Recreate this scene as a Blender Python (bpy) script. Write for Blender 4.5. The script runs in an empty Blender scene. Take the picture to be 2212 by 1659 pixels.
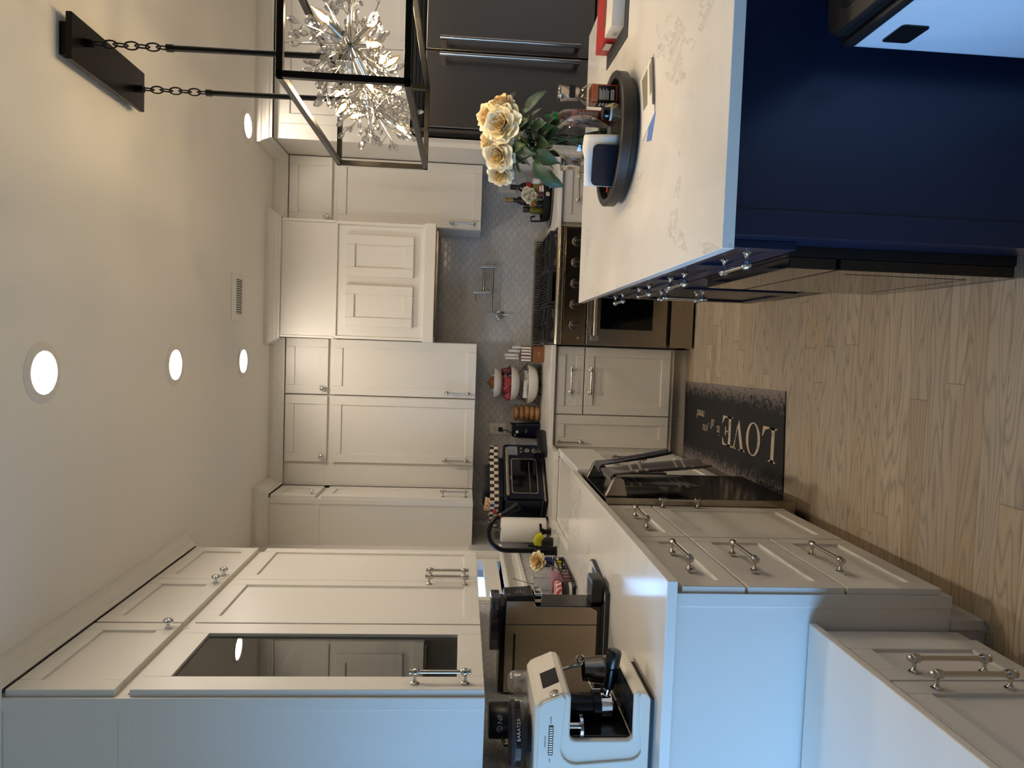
import bpy, bmesh, math, random
from mathutils import Vector, Matrix
random.seed(7)
C = bpy.context.scene.collection
SC = bpy.context.scene
PI = math.pi

# ------------------------------------------------------------------ camera
FPX = 1500.0
YAW, PITCH, ROLL = math.radians(-2.90514), math.radians(-4.08664), math.radians(-1.81465)
CAMH = 1.475
fw = Vector((math.sin(YAW)*math.cos(PITCH), math.cos(YAW)*math.cos(PITCH), math.sin(PITCH)))
r0 = Vector((math.cos(YAW), -math.sin(YAW), 0))
d0 = fw.cross(r0)
rt = math.cos(ROLL)*r0 + math.sin(ROLL)*d0
dn = -math.sin(ROLL)*r0 + math.cos(ROLL)*d0
cam = bpy.data.cameras.new('camera')
cam.sensor_fit = 'HORIZONTAL'; cam.sensor_width = 36.0; cam.lens = FPX/2212*36.0
cam.clip_start = 0.02; cam.clip_end = 60
camo = bpy.data.objects.new('camera', cam); C.objects.link(camo)
m = Matrix((dn, rt, -fw)).transposed().to_4x4(); m.translation = Vector((0, 0, CAMH))   # the photo is a portrait shot lying on its side
camo.matrix_world = m
SC.camera = camo

# ------------------------------------------------------------------ sky, exposure
SC.view_settings.view_transform = 'Standard'
SC.view_settings.look = 'None'
SC.view_settings.exposure = 0.15
SC.view_settings.gamma = 1.0
SC.view_settings.use_curve_mapping = False
SC.cycles.use_denoising = True
SC.cycles.max_bounces = 10
SC.cycles.transparent_max_bounces = 24
SC.cycles.transmission_bounces = 8
SC.cycles.glossy_bounces = 5
SC.cycles.diffuse_bounces = 4
SC.cycles.sample_clamp_indirect = 3.0
SC.cycles.caustics_reflective = False
SC.cycles.caustics_refractive = False
SC.cycles.blur_glossy = 0.5
w = bpy.data.worlds.new('sky'); SC.world = w; w.use_nodes = True
nt = w.node_tree; nt.nodes.clear()
wo = nt.nodes.new('ShaderNodeOutputWorld'); bg = nt.nodes.new('ShaderNodeBackground')
tc = nt.nodes.new('ShaderNodeTexCoord'); sx = nt.nodes.new('ShaderNodeSeparateXYZ'); rp = nt.nodes.new('ShaderNodeValToRGB')
nt.links.new(tc.outputs['Generated'], sx.inputs[0])
mr = nt.nodes.new('ShaderNodeMapRange'); mr.inputs['From Min'].default_value = -1; mr.inputs['From Max'].default_value = 1
nt.links.new(sx.outputs['Z'], mr.inputs['Value']); nt.links.new(mr.outputs[0], rp.inputs[0])
e = rp.color_ramp.elements
e[0].position = 0.46; e[0].color = (0.07, 0.08, 0.085, 1)
e[1].position = 0.50; e[1].color = (0.25, 0.55, 1.0, 1)
k = e.new(1.0); k.color = (0.18, 0.42, 1.0, 1)
nt.links.new(rp.outputs[0], bg.inputs[0]); bg.inputs[1].default_value = 11.5
nt.links.new(bg.outputs[0], wo.inputs[0])

def portal(name, loc, rot, sx_, sy_):
    l = bpy.data.lights.new(name, 'AREA'); l.shape = 'RECTANGLE'; l.size = sx_; l.size_y = sy_; l.cycles.is_portal = True
    o = bpy.data.objects.new(name, l); o.location = loc; o.rotation_euler = rot; C.objects.link(o)
portal('window_portal', (-3.20, -0.6, 1.15), (0, -PI/2, 0), 2.1, 4.4)
portal('window_portal', (-1.32, 3.795, 1.68), (0, -PI/2, 0), 0.92, 0.7)

for lx_, ly_ in ((2.6, 1.8), (2.6, 3.2)):
    l = bpy.data.lights.new('fill_lamp', 'AREA'); l.shape = 'DISK'; l.size = 0.13; l.energy = 14.0; l.color = (1.0, 0.89, 0.77)   # added fill light: unseen lamps right of the view, brightening that side
    o = bpy.data.objects.new('fill_lamp', l); o.location = (lx_, ly_, 2.735); C.objects.link(o)

# ------------------------------------------------------------------ helpers
WORLD = {}
def lin(h):
    h = h.lstrip('#'); out = []
    for i in (0, 2, 4):
        c_ = int(h[i:i+2], 16)/255.0
        out.append(c_/12.92 if c_ <= 0.04045 else ((c_+0.055)/1.055)**2.4)
    return tuple(out)
class MB:
    def __init__(s): s.v = []; s.f = []; s.sm = []; s.mi = []; s.cur = 0
    def add(s, vs, fs, smooth=False):
        b = len(s.v); s.v += [tuple(p) for p in vs]
        for f in fs: s.f.append([b+i for i in f]); s.sm.append(smooth); s.mi.append(s.cur)
        return s
    def mat(s, i): s.cur = i; return s
    def box(s, x0, x1, y0, y1, z0, z1):
        x0, x1 = min(x0, x1), max(x0, x1); y0, y1 = min(y0, y1), max(y0, y1); z0, z1 = min(z0, z1), max(z0, z1)
        return s.add([(x0,y0,z0),(x1,y0,z0),(x1,y1,z0),(x0,y1,z0),(x0,y0,z1),(x1,y0,z1),(x1,y1,z1),(x0,y1,z1)],
              [(0,3,2,1),(4,5,6,7),(0,1,5,4),(1,2,6,5),(2,3,7,6),(3,0,4,7)])
    def fbox(s, F, s0, s1, d0, d1, z0, z1):
        a = fp(F, s0, d0, z0); b = fp(F, s1, d1, z1)
        return s.box(a[0], b[0], a[1], b[1], a[2], b[2])
    def quad(s, *p): return s.add(p, [tuple(range(len(p)))])
    def prism(s, poly, ax, a, b, smooth=False):
        n = len(poly)
        def P(p, t): return {'X': (t, p[0], p[1]), 'Y': (p[0], t, p[1]), 'Z': (p[0], p[1], t)}[ax]
        vs = [P(p, a) for p in poly] + [P(p, b) for p in poly]
        fs = [tuple(range(n))[::-1], tuple(range(n, 2*n))] + [(i, (i+1) % n, n+(i+1) % n, n+i) for i in range(n)]
        s.add(vs, fs[:2], False)
        b0 = len(s.v) - 2*n
        for f in fs[2:]: s.f.append([b0+i for i in f]); s.sm.append(smooth); s.mi.append(s.cur)
        return s
    def tube(s, pts, r, n=8, closed=False, caps=True, smooth=True, flat=1.0):
        pts = [Vector(p) for p in pts]; m_ = len(pts)
        rr = r if isinstance(r, (list, tuple)) else [r]*m_
        ts = []
        for i in range(m_):
            a = pts[i-1] if (i > 0 or closed) else pts[i]; b = pts[(i+1) % m_] if (i < m_-1 or closed) else pts[i]
            t = (b-a); ts.append(t.normalized() if t.length > 1e-9 else Vector((0,0,1)))
        u = ts[0].orthogonal().normalized(); vs = []; fs = []
        for i in range(m_):
            if i:
                q = ts[i-1].rotation_difference(ts[i]); u = (q @ u); u = (u - ts[i]*u.dot(ts[i])).normalized()
            w_ = ts[i].cross(u)
            for k_ in range(n):
                a = 2*PI*k_/n; vs.append(pts[i] + rr[i]*(math.cos(a)*u + math.sin(a)*flat*w_))
        for i in range(m_ if closed else m_-1):
            j = (i+1) % m_
            for k_ in range(n): fs.append((i*n+k_, i*n+(k_+1) % n, j*n+(k_+1) % n, j*n+k_))
        s.add(vs, fs, smooth)
        if caps and not closed:
            b0 = len(s.v)-m_*n
            for f in (list(range(n))[::-1], [(m_-1)*n+k_ for k_ in range(n)]):
                s.f.append([b0+i for i in f]); s.sm.append(False); s.mi.append(s.cur)
        return s
    def cyl(s, p0, p1, r0_, r1_=None, n=20, smooth=True): return s.tube([p0, p1], [r0_, r0_ if r1_ is None else r1_], n, smooth=smooth)
    def lathe(s, prof, c=(0,0,0), n=28, ax=(0,0,1), sc=(1,1), smooth=True, caps=True):
        ax = Vector(ax).normalized(); c = Vector(c)
        if abs(ax.z) > 0.999: u = Vector((1,0,0)); w_ = Vector((0,1,0))
        else: u = ax.cross(Vector((0,0,1))).normalized(); w_ = ax.cross(u)
        vs = []; fs = []; m_ = len(prof)
        for (r, z) in prof:
            for k_ in range(n):
                a = 2*PI*k_/n; vs.append(c + ax*z + r*(math.cos(a)*sc[0]*u + math.sin(a)*sc[1]*w_))
        for i in range(m_-1):
            for k_ in range(n): fs.append((i*n+k_, i*n+(k_+1) % n, (i+1)*n+(k_+1) % n, (i+1)*n+k_))
        s.add(vs, fs, smooth)
        if caps:
            b0 = len(s.v)-m_*n
            for f, rad in ((list(range(n))[::-1], prof[0][0]), ([(m_-1)*n+k_ for k_ in range(n)], prof[-1][0])):
                if rad > 1e-5: s.f.append([b0+i for i in f]); s.sm.append(False); s.mi.append(s.cur)
        return s
    def ball(s, c, r, sc=(1,1,1), n=14, k=9):
        prof = [(r*math.sin(PI*i/k), -r*math.cos(PI*i/k)) for i in range(k+1)]
        b0 = len(s.v); s.lathe(prof, (0,0,0), n, caps=False)
        for i in range(b0, len(s.v)):
            p = s.v[i]; s.v[i] = (p[0]*sc[0]+c[0], p[1]*sc[1]+c[1], p[2]*sc[2]+c[2])
        return s
    def grid(s, fn, nu, nv, smooth=True, wrap=False):
        vs = [fn(i/nu, j/nv) for i in range(nu+1) for j in range(nv+1)]
        return s.add(vs, [(i*(nv+1)+j, (i+1)*(nv+1)+j, (i+1)*(nv+1)+j+1, i*(nv+1)+j+1) for i in range(nu) for j in range(nv)], smooth)
    def rbox(s, x0, x1, y0, y1, z0, z1, r, n=5, ax='Z', smooth=True):
        """box with rounded corners around one axis"""
        if ax == 'Z': return s.prism(rrect(x0, x1, y0, y1, r, n), 'Z', z0, z1, smooth)
        if ax == 'Y': return s.prism(rrect(x0, x1, z0, z1, r, n), 'Y', y0, y1, smooth)
        return s.prism(rrect(y0, y1, z0, z1, r, n), 'X', x0, x1, smooth)
    def xform(s, mtx, i0=0):
        for i in range(i0, len(s.v)): s.v[i] = tuple(mtx @ Vector(s.v[i]))
        return s
    def build(s, name, mats, parent=None, bevel=0, seg=2, solid=0, sub=0, ang=38, recalc=True):
        if not isinstance(mats, (list, tuple)): mats = [mats]
        me = bpy.data.meshes.new(name)
        if parent is not None: off = WORLD.get(parent.name, Vector((0,0,0)))
        else:
            off = Vector((sum(p[0] for p in s.v)/len(s.v), sum(p[1] for p in s.v)/len(s.v), min(p[2] for p in s.v)))
        me.from_pydata([Vector(p)-off for p in s.v], [], s.f); me.update()
        for m_ in mats: me.materials.append(m_)
        for p, a, b in zip(me.polygons, s.sm, s.mi): p.use_smooth = a; p.material_index = b
        if recalc:
            bm = bmesh.new(); bm.from_mesh(me); bmesh.ops.recalc_face_normals(bm, faces=bm.faces[:]); bm.to_mesh(me); bm.free()
        if any(s.sm): me.set_sharp_from_angle(angle=math.radians(ang))
        o = bpy.data.objects.new(name, me); C.objects.link(o)
        if parent is not None: o.parent = parent
        else: o.location = off
        WORLD[o.name] = off
        if solid: md = o.modifiers.new('s', 'SOLIDIFY'); md.thickness = solid; md.offset = 0
        if bevel:
            md = o.modifiers.new('b', 'BEVEL'); md.width = bevel; md.segments = seg; md.limit_method = 'ANGLE'; md.angle_limit = math.radians(40)
        if sub: md = o.modifiers.new('u', 'SUBSURF'); md.levels = sub; md.render_levels = sub
        return o
def rrect(x0, x1, y0, y1, r, n=5):
    out = []
    for cx, cy, a0 in ((x1-r, y0+r, -90), (x1-r, y1-r, 0), (x0+r, y1-r, 90), (x0+r, y0+r, 180)):
        for i in range(n+1):
            a = math.radians(a0+90*i/n); out.append((cx+r*math.cos(a), cy+r*math.sin(a)))
    return out
def tag(o, label, cat, group=None):
    o['label'] = label; o['category'] = cat
    if group: o['group'] = group
    return o
def thing(name, label, cat, loc=(0,0,0), rotz=0, group=None, local=False):
    o = bpy.data.objects.new(name, None); C.objects.link(o); o.location = loc; o.rotation_euler = (0, 0, rotz)
    o.empty_display_size = 0.05
    WORLD[o.name] = Vector((0,0,0)) if (rotz or local) else Vector(loc)
    return tag(o, label, cat, group)
def struct(o): o['kind'] = 'structure'; return o
def fp(F, s_, d, z):
    k_, q = F
    if k_ == 'B': return (s_, q-d, z)
    if k_ == 'L': return (q+d, s_, z)
    if k_ == 'I': return (q-d, s_, z)
def dup(root, loc, label=None, group=None, rotz=None):
    r = root.copy(); C.objects.link(r); r.location = loc
    if rotz is not None: r.rotation_euler = (0, 0, rotz)
    if label: r['label'] = label
    if group: r['group'] = group
    for ch in list(root.children):
        c_ = ch.copy(); C.objects.link(c_); c_.parent = r
        for g in ch.children:
            d_ = g.copy(); C.objects.link(d_); d_.parent = c_
    return r
def text(s_, size, fn, ext=0.0, shear=0.0, sx=1.0, align='LEFT'):
    """letters from the built-in font, every vertex placed by fn(x, y, z)"""
    cu = bpy.data.curves.new('t', 'FONT'); cu.body = s_; cu.size = size; cu.extrude = ext; cu.shear = shear; cu.align_x = align; cu.resolution_u = 3
    o = bpy.data.objects.new('t', cu); C.objects.link(o)
    dg = bpy.context.evaluated_depsgraph_get(); me = bpy.data.meshes.new_from_object(o.evaluated_get(dg))
    mb = MB(); mb.add([fn(v.co.x*sx, v.co.y, v.co.z) for v in me.vertices], [tuple(p.vertices) for p in me.polygons])
    bpy.data.objects.remove(o); bpy.data.curves.remove(cu); bpy.data.meshes.remove(me)
    return mb

# ------------------------------------------------------------------ materials
class NT:
    def __init__(s, name):
        s.m = bpy.data.materials.new(name); s.m.use_nodes = True; s.t = s.m.node_tree
        s.b = s.t.nodes['Principled BSDF']; s.o = s.t.nodes['Material Output']
    def n(s, typ, **kw):
        nd = s.t.nodes.new('ShaderNode'+typ)
        for a, v in kw.items():
            if hasattr(nd, a): setattr(nd, a, v)
        return nd
    def l(s, a, b): s.t.links.new(a, b)
    def val(s, sock, v): (s.l(v, sock) if isinstance(v, bpy.types.NodeSocket) else setattr(sock, 'default_value', v))
    def math(s, op, a, b=0.0, c_=0.0):
        nd = s.n('Math'); nd.operation = op
        for i, v in enumerate((a, b, c_)): s.val(nd.inputs[i], v)
        return nd.outputs[0]
    def mix(s, f, a, b):
        nd = s.n('Mix'); nd.data_type = 'RGBA'; s.val(nd.inputs[0], f); s.val(nd.inputs[6], a); s.val(nd.inputs[7], b); return nd.outputs[2]
    def obj(s, scale=(1,1,1), kind='Object'):
        t = s.n('TexCoord'); mp = s.n('Mapping'); s.l(t.outputs[kind], mp.inputs[0]); mp.inputs['Scale'].default_value = scale; return mp.outputs[0]
    def pos(s):
        g = s.n('NewGeometry'); x = s.n('SeparateXYZ'); s.l(g.outputs['Position'], x.inputs[0]); return x.outputs, g.outputs['Position']
    def noise(s, vec, scale, detail=3, rough=0.5, dist=0.0):
        nd = s.n('TexNoise'); s.val(nd.inputs['Vector'], vec); nd.inputs['Scale'].default_value = scale; nd.inputs['Detail'].default_value = detail
        nd.inputs['Roughness'].default_value = rough; nd.inputs['Distortion'].default_value = dist; return nd.outputs['Fac']
    def ramp(s, f, *st):
        nd = s.n('ValToRGB'); s.val(nd.inputs[0], f); e = nd.color_ramp.elements
        while len(e) > 1: e.remove(e[-1])
        e[0].position = st[0][0]; e[0].color = tuple(st[0][1])+(1,)
        for p, c_ in st[1:]: k_ = e.new(p); k_.color = tuple(c_)+(1,)
        return nd.outputs[0]
    def bump(s, h, strength=0.2, dist=0.002):
        nd = s.n('Bump'); s.val(nd.inputs['Height'], h); nd.inputs['Strength'].default_value = strength; nd.inputs['Distance'].default_value = dist
        s.l(nd.outputs[0], s.b.inputs['Normal'])
    def set(s, **kw):
        nm = dict(col='Base Color', rough='Roughness', metal='Metallic', ior='IOR', trans='Transmission Weight', spec='Specular IOR Level', coat='Coat Weight',
                  ecol='Emission Color', estr='Emission Strength', aniso='Anisotropic', sheen='Sheen Weight', sss='Subsurface Weight', alpha='Alpha', coatr='Coat Roughness')
        for a, v in kw.items():
            if isinstance(v, tuple) and len(v) == 3: v = v+(1,)
            s.val(s.b.inputs[nm[a]], v)
        return s
def mk(name, hexc, rough=0.5, metal=0.0, var=0.05, scale=9.0, bump=0.0, bscale=60.0, **kw):
    t = NT(name); c_ = lin(hexc) if isinstance(hexc, str) else hexc
    v = t.obj(); f = t.noise(v, scale)
    lo = tuple(x*(1-var) for x in c_)+(1,); hi = tuple(min(1, x*(1+var)) for x in c_)+(1,)
    t.set(col=t.mix(f, lo, hi), rough=rough, metal=metal, **kw)
    if bump: t.bump(t.noise(v, bscale, 4), bump)
    return t.m
def brushed(name, hexc, rough=0.28, sc=(2, 2, 180), var=0.10):
    t = NT(name); c_ = lin(hexc); f = t.noise(t.obj(sc), 6.0, 3)
    t.set(col=t.mix(f, tuple(x*(1-var) for x in c_)+(1,), tuple(x*(1+var) for x in c_)+(1,)), metal=1.0, rough=t.math('ADD', rough-0.05, t.math('MULTIPLY', f, 0.1)))
    return t.m
def thin_glass(name, tint=(1,1,1), refl=0.10, edge=0.55, rough=0.0, dirt=0.0):
    """clear glass: mostly see-through, mirror at grazing angles"""
    t = NT(name); t.t.nodes.remove(t.b)
    lw = t.n('LayerWeight'); lw.inputs[0].default_value = 0.5
    f = t.math('ADD', refl, t.math('MULTIPLY', t.math('POWER', lw.outputs['Facing'], 2.5), edge))
    tr = t.n('BsdfTransparent'); tr.inputs[0].default_value = tuple(tint)+(1,)
    gl = t.n('BsdfGlossy'); gl.inputs[0].default_value = (1,1,1,1); gl.inputs['Roughness'].default_value = rough
    mx = t.n('MixShader'); t.l(f, mx.inputs[0]); t.l(tr.outputs[0], mx.inputs[1]); t.l(gl.outputs[0], mx.inputs[2]); t.l(mx.outputs[0], t.o.inputs[0])
    return t.m
def emit(name, col, s_):
    t = NT(name); t.set(col=(0.9,0.88,0.8), ecol=col, estr=s_, rough=0.4); return t.m

CAB = mk('cabinet_white_paint', '#DAD5CB', 0.38, var=0.015, scale=3)
PAINT = mk('ceiling_paint', '#E6E2DA', 0.9, var=0.015, scale=2, bump=0.03, bscale=220)
WALLP = mk('wall_paint', '#D2CCC2', 0.85, var=0.02, scale=3)
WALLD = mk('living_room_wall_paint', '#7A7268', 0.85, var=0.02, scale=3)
TRIMW = mk('trim_white_paint', '#DDD9D0', 0.42, var=0.015)
NAVY = mk('navy_paint', '#111A2F', 0.30, var=0.05, scale=4)
NICKEL = brushed('satin_nickel', '#C9C2B6', 0.22, (3, 3, 3), 0.03)
CHROME = mk('polished_chrome', '#E2E2E4', 0.06, 1.0, var=0.01)
STEEL = brushed('brushed_steel', '#A79C8C', 0.27, (2, 90, 2))
STEELV = brushed('brushed_steel_dark', '#7B736B', 0.30, (140, 2, 2))
BLACKM = mk('black_metal', '#0B0A0A', 0.42, 0.3, var=0.1)
BLACKP = mk('black_plastic', '#0A0A0B', 0.35, var=0.1)
BLACKG = mk('black_glass', '#030304', 0.05, var=0.05)
IRON = mk('cast_iron', '#101114', 0.6, var=0.2, bump=0.15, bscale=400)
WHITEP = mk('white_plastic', '#E4DED2', 0.35, var=0.01)
GLASS = thin_glass('clear_glass')

def quartz():
    t = NT('white_quartz'); X, P = t.pos()
    mp = t.n('Mapping'); t.l(P, mp.inputs[0]); mp.inputs['Scale'].default_value = (1.0, 0.55, 1.0); mp.inputs['Rotation'].default_value = (0,0,0.35)
    v = mp.outputs[0]
    d = t.noise(v, 2.2, 4, 0.6, 1.0)
    w1 = t.noise(v, 9.0, 8, 0.8, 0.9)
    vein = t.math('SUBTRACT', 1.0, t.math('MULTIPLY', t.math('ABSOLUTE', t.math('SUBTRACT', w1, 0.5)), 30.0))
    vein = t.math('MAXIMUM', vein, 0.0)
    msk = t.math('MULTIPLY', t.math('GREATER_THAN', d, 0.60), t.math('POWER', t.noise(v, 40.0, 2), 1.0))
    vein = t.math('MULTIPLY', vein, t.math('MULTIPLY', msk, 0.75))
    vein2 = t.math('MULTIPLY', t.math('MAXIMUM', t.math('SUBTRACT', 1.0, t.math('MULTIPLY', t.math('ABSOLUTE', t.math('SUBTRACT', t.noise(v, 1.6, 6, 0.7, 0.8), 0.5)), 14.0)), 0.0), 0.05)
    base = t.ramp(t.noise(v, 3.0, 2), (0.3, lin('#E6E0D5')), (0.7, lin('#EEE9DF')))
    col = t.mix(t.math('ADD', vein, vein2), base, lin('#8E887C')+(1,))
    t.set(col=col, rough=0.14, spec=0.33); return t.m
QUARTZ = quartz()

def floor_mat():
    t = NT('oak_floor'); X, P = t.pos(); W = 0.081
    row = t.math('FLOOR', t.math('DIVIDE', X[1], W))
    wn = t.n('TexWhiteNoise'); wn.noise_dimensions = '1D'; t.l(row, wn.inputs['W'])
    xs = t.math('ADD', t.math('DIVIDE', X[0], 1.25), t.math('MULTIPLY', wn.outputs[0], 7.3))
    seg = t.math('FLOOR', xs)
    w2 = t.n('TexWhiteNoise'); w2.noise_dimensions = '2D'
    cb = t.n('CombineXYZ'); t.l(row, cb.inputs[0]); t.l(seg, cb.inputs[1]); t.l(cb.outputs[0], w2.inputs['Vector'])
    # grain: contour lines of a stretched noise give the cathedral figure, offset per board
    g = t.n('CombineXYZ')
    t.l(t.math('ADD', t.math('MULTIPLY', X[0], 0.85), t.math('MULTIPLY', w2.outputs[0], 37.0)), g.inputs[0])
    t.l(t.math('MULTIPLY', X[1], 7.5), g.inputs[1]); t.l(t.math('MULTIPLY', w2.outputs[0], 11.0), g.inputs[2])
    cn = t.math('MULTIPLY', t.noise(g.outputs[0], 1.6, 1.2, 0.45), 15.0)
    rng = t.math('POWER', t.math('ABSOLUTE', t.math('SINE', t.math('MULTIPLY', cn, PI))), 0.6)
    rng = t.math('SUBTRACT', 1.0, rng)
    fib = t.n('CombineXYZ'); t.l(t.math('MULTIPLY', X[0], 6.0), fib.inputs[0]); t.l(t.math('MULTIPLY', X[1], 90.0), fib.inputs[1])
    ff = t.noise(fib.outputs[0], 2.0, 3)
    tone = t.ramp(w2.outputs[0], (0.0, lin('#B7A388')), (0.35, lin('#C4B094')), (0.65, lin('#BDAE9A')), (1.0, lin('#CDBB9F')))
    gray = t.mix(t.math('MULTIPLY', rng, 0.85), tone, lin('#8E8577')+(1,))
    col = t.mix(t.math('MULTIPLY', ff, 0.22), gray, lin('#80694C')+(1,))
    fy = t.math('FRACT', t.math('DIVIDE', X[1], W)); fx = t.math('FRACT', xs)
    ey = t.math('LESS_THAN', t.math('MINIMUM', fy, t.math('SUBTRACT', 1.0, fy)), 0.012)
    ex = t.math('LESS_THAN', t.math('MINIMUM', fx, t.math('SUBTRACT', 1.0, fx)), 0.0011)
    gap = t.math('MAXIMUM', ey, ex)
    col = t.mix(t.math('MULTIPLY', gap, 0.55), col, lin('#4A3B2B')+(1,))
    t.set(col=col, rough=t.math('ADD', 0.36, t.math('MULTIPLY', ff, 0.12)))
    t.bump(t.math('SUBTRACT', t.math('MULTIPLY', ff, 0.15), gap), 0.25, 0.001)
    return t.m
OAK = floor_mat()

def tile_mat(a=0.066, b=0.0515):
    """wavy-edged diamond tiles with pale grout"""
    t = NT('lantern_tile'); X, P = t.pos()
    s_ = t.math('DIVIDE', t.math('ADD', X[0], X[1]), a); z = t.math('DIVIDE', X[2], b)
    p = t.math('ADD', s_, z); q = t.math('SUBTRACT', s_, z)
    pw = t.math('ADD', p, t.math('MULTIPLY', t.math('SINE', t.math('MULTIPLY', q, 2*PI)), 0.075))
    qw = t.math('ADD', q, t.math('MULTIPLY', t.math('SINE', t.math('MULTIPLY', p, 2*PI)), 0.075))
    def dist(f): fr = t.math('FRACT', f); return t.math('MINIMUM', fr, t.math('SUBTRACT', 1.0, fr))
    dd = t.math('MINIMUM', dist(pw), dist(qw))
    h = t.n('MapRange'); h.interpolation_type = 'SMOOTHSTEP'; h.inputs['From Min'].default_value = 0.012; h.inputs['From Max'].default_value = 0.11; t.l(dd, h.inputs['Value'])
    gr = t.math('LESS_THAN', dd, 0.022)
    cell = t.n('CombineXYZ'); t.l(t.math('FLOOR', pw), cell.inputs[0]); t.l(t.math('FLOOR', qw), cell.inputs[1])
    wn = t.n('TexWhiteNoise'); wn.noise_dimensions = '2D'; t.l(cell.outputs[0], wn.inputs['Vector'])
    base = t.mix(wn.outputs[0], lin('#BEBDBB')+(1,), lin('#C8C7C4')+(1,))
    t.set(col=t.mix(gr, base, lin('#A5A39E')+(1,)), rough=t.math('ADD', 0.12, t.math('MULTIPLY', gr, 0.6)))
    hh = t.math('ADD', h.outputs[0], t.math('MULTIPLY', t.noise(P, 30.0, 2), 0.25))
    t.bump(hh, 0.55, 0.0025); return t.m
TILE = tile_mat()
LAMP_S, BULB_S = 175.0, 470.0
# ------------------------------------------------------------------ room shell
WX, WY, CZ = -1.27, 5.03, 2.743
struct(MB().box(-3.3, 4.3, -3.3, 5.2, -0.1, 0).build('floor', OAK))
struct(MB().box(-3.3, 4.3, -3.3, 5.2, CZ, CZ+0.1).build('ceiling', PAINT))
struct(MB().box(WX-0.1, 4.3, WY, WY+0.12, 0, CZ).build('wall_back', WALLP))
b = MB()
for (y0, y1, z0, z1) in ((1.86, 3.44, 0, CZ), (4.15, WY, 0, CZ), (3.44, 4.15, 0, 1.215), (3.44, 4.15, 2.09, CZ)): b.box(WX-0.12, WX, y0, y1, z0, z1)
struct(b.build('wall_left', WALLP))
struct(MB().box(-3.3, WX-0.12, 1.86, 1.98, 0, CZ).build('wall_left', WALLD))
b = MB()
for (y0, y1, z0, z1) in ((-3.3, -2.8, 0, CZ), (1.6, 1.86, 0, CZ), (-2.8, 1.6, 0, 0.1), (-2.8, 1.6, 2.2, CZ)): b.box(-3.32, -3.2, y0, y1, z0, z1)
struct(b.build('wall_left', WALLD))
struct(MB().box(4.2, 4.32, -3.3, WY, 0, CZ).build('wall_right', WALLP))
struct(MB().box(-3.3, 4.3, -3.3, -3.18, 0, CZ).build('wall_front', mk('far_wall_paint', '#6A6158', 0.8)))
b = MB()
for y in (-2.8, -1.35, 0.1, 1.55): b.box(-3.28, -3.22, y, y+0.05, 0.1, 2.2)
b.box(-3.28, -3.22, -2.8, 1.6, 0.1, 0.15).box(-3.28, -3.22, -2.8, 1.6, 2.15, 2.2)
struct(b.build('window_2', TRIMW))
SIDING = NT('pale_blue_siding'); _X, _P = SIDING.pos(); _f = SIDING.math('FRACT', SIDING.math('DIVIDE', _X[2], 0.11))
SIDING.set(col=SIDING.mix(SIDING.math('LESS_THAN', _f, 0.10), lin('#7C93A8')+(1,), lin('#566A7C')+(1,)), rough=0.8)
b = MB()
for i in range(40): b.prism([(-4.0, 0.11*i), (-3.985, 0.11*i), (-4.0, 0.11*i+0.115)], 'Y', 2.6, 9.0)
b.box(-4.2, -4.0, 2.6, 9.0, 0.0, 4.4); struct(b.build('wall_outside', SIDING.m))
# tiled splashbacks
struct(MB().box(WX, 1.27, WY-0.012, WY, 0.9, 1.70).build('wall_back', TILE))
for y0, y1, zt in ((1.84, 3.36, 1.40), (4.24, WY-0.012, 1.40), (3.36, 4.24, 1.10)): struct(MB().box(WX, WX+0.012, y0, y1, 0.9, zt).build('wall_left', TILE))
# window over the sink
wn = struct(MB().box(WX-0.06, WX-0.008, 3.44, 3.475, 1.215, 2.09).box(WX-0.06, WX-0.008, 4.115, 4.15, 1.215, 2.09).box(WX-0.06, WX-0.008, 3.44, 4.15, 2.05, 2.09)
   .box(WX-0.045, WX-0.006, 3.475, 4.115, 1.232, 1.318).box(WX-0.06, WX-0.02, 3.475, 4.115, 1.67, 1.71).build('window_1', TRIMW, bevel=0.003))
MB().box(WX-0.032, WX-0.026, 3.475, 4.115, 1.31, 2.05).build('pane', GLASS, wn)
b = MB()
for y0, y1 in ((3.355, 3.44), (4.15, 4.235)):
    b.box(WX, WX+0.018, y0, y1, 1.20, 2.09); b.box(WX+0.018, WX+0.026, y0+0.012, y1-0.03, 1.20, 2.09)
b.box(WX, WX+0.018, 3.355, 4.235, 2.09, 2.178)
b.box(WX-0.11, WX, 3.44, 4.15, 1.195, 1.215)
b.prism([(WX, 1.195), (WX+0.05, 1.195), (WX+0.055, 1.205), (WX+0.05, 1.217), (WX, 1.217)], 'Y', 3.33, 4.26)
b.prism([(WX, 1.195), (WX+0.035, 1.195), (WX+0.022, 1.175), (WX+0.016, 1.172), (WX+0.016, 1.125), (WX+0.026, 1.115), (WX+0.026, 1.098), (WX, 1.098)], 'Y', 3.355, 4.235)
struct(b.build('trim_1', TRIMW))

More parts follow.
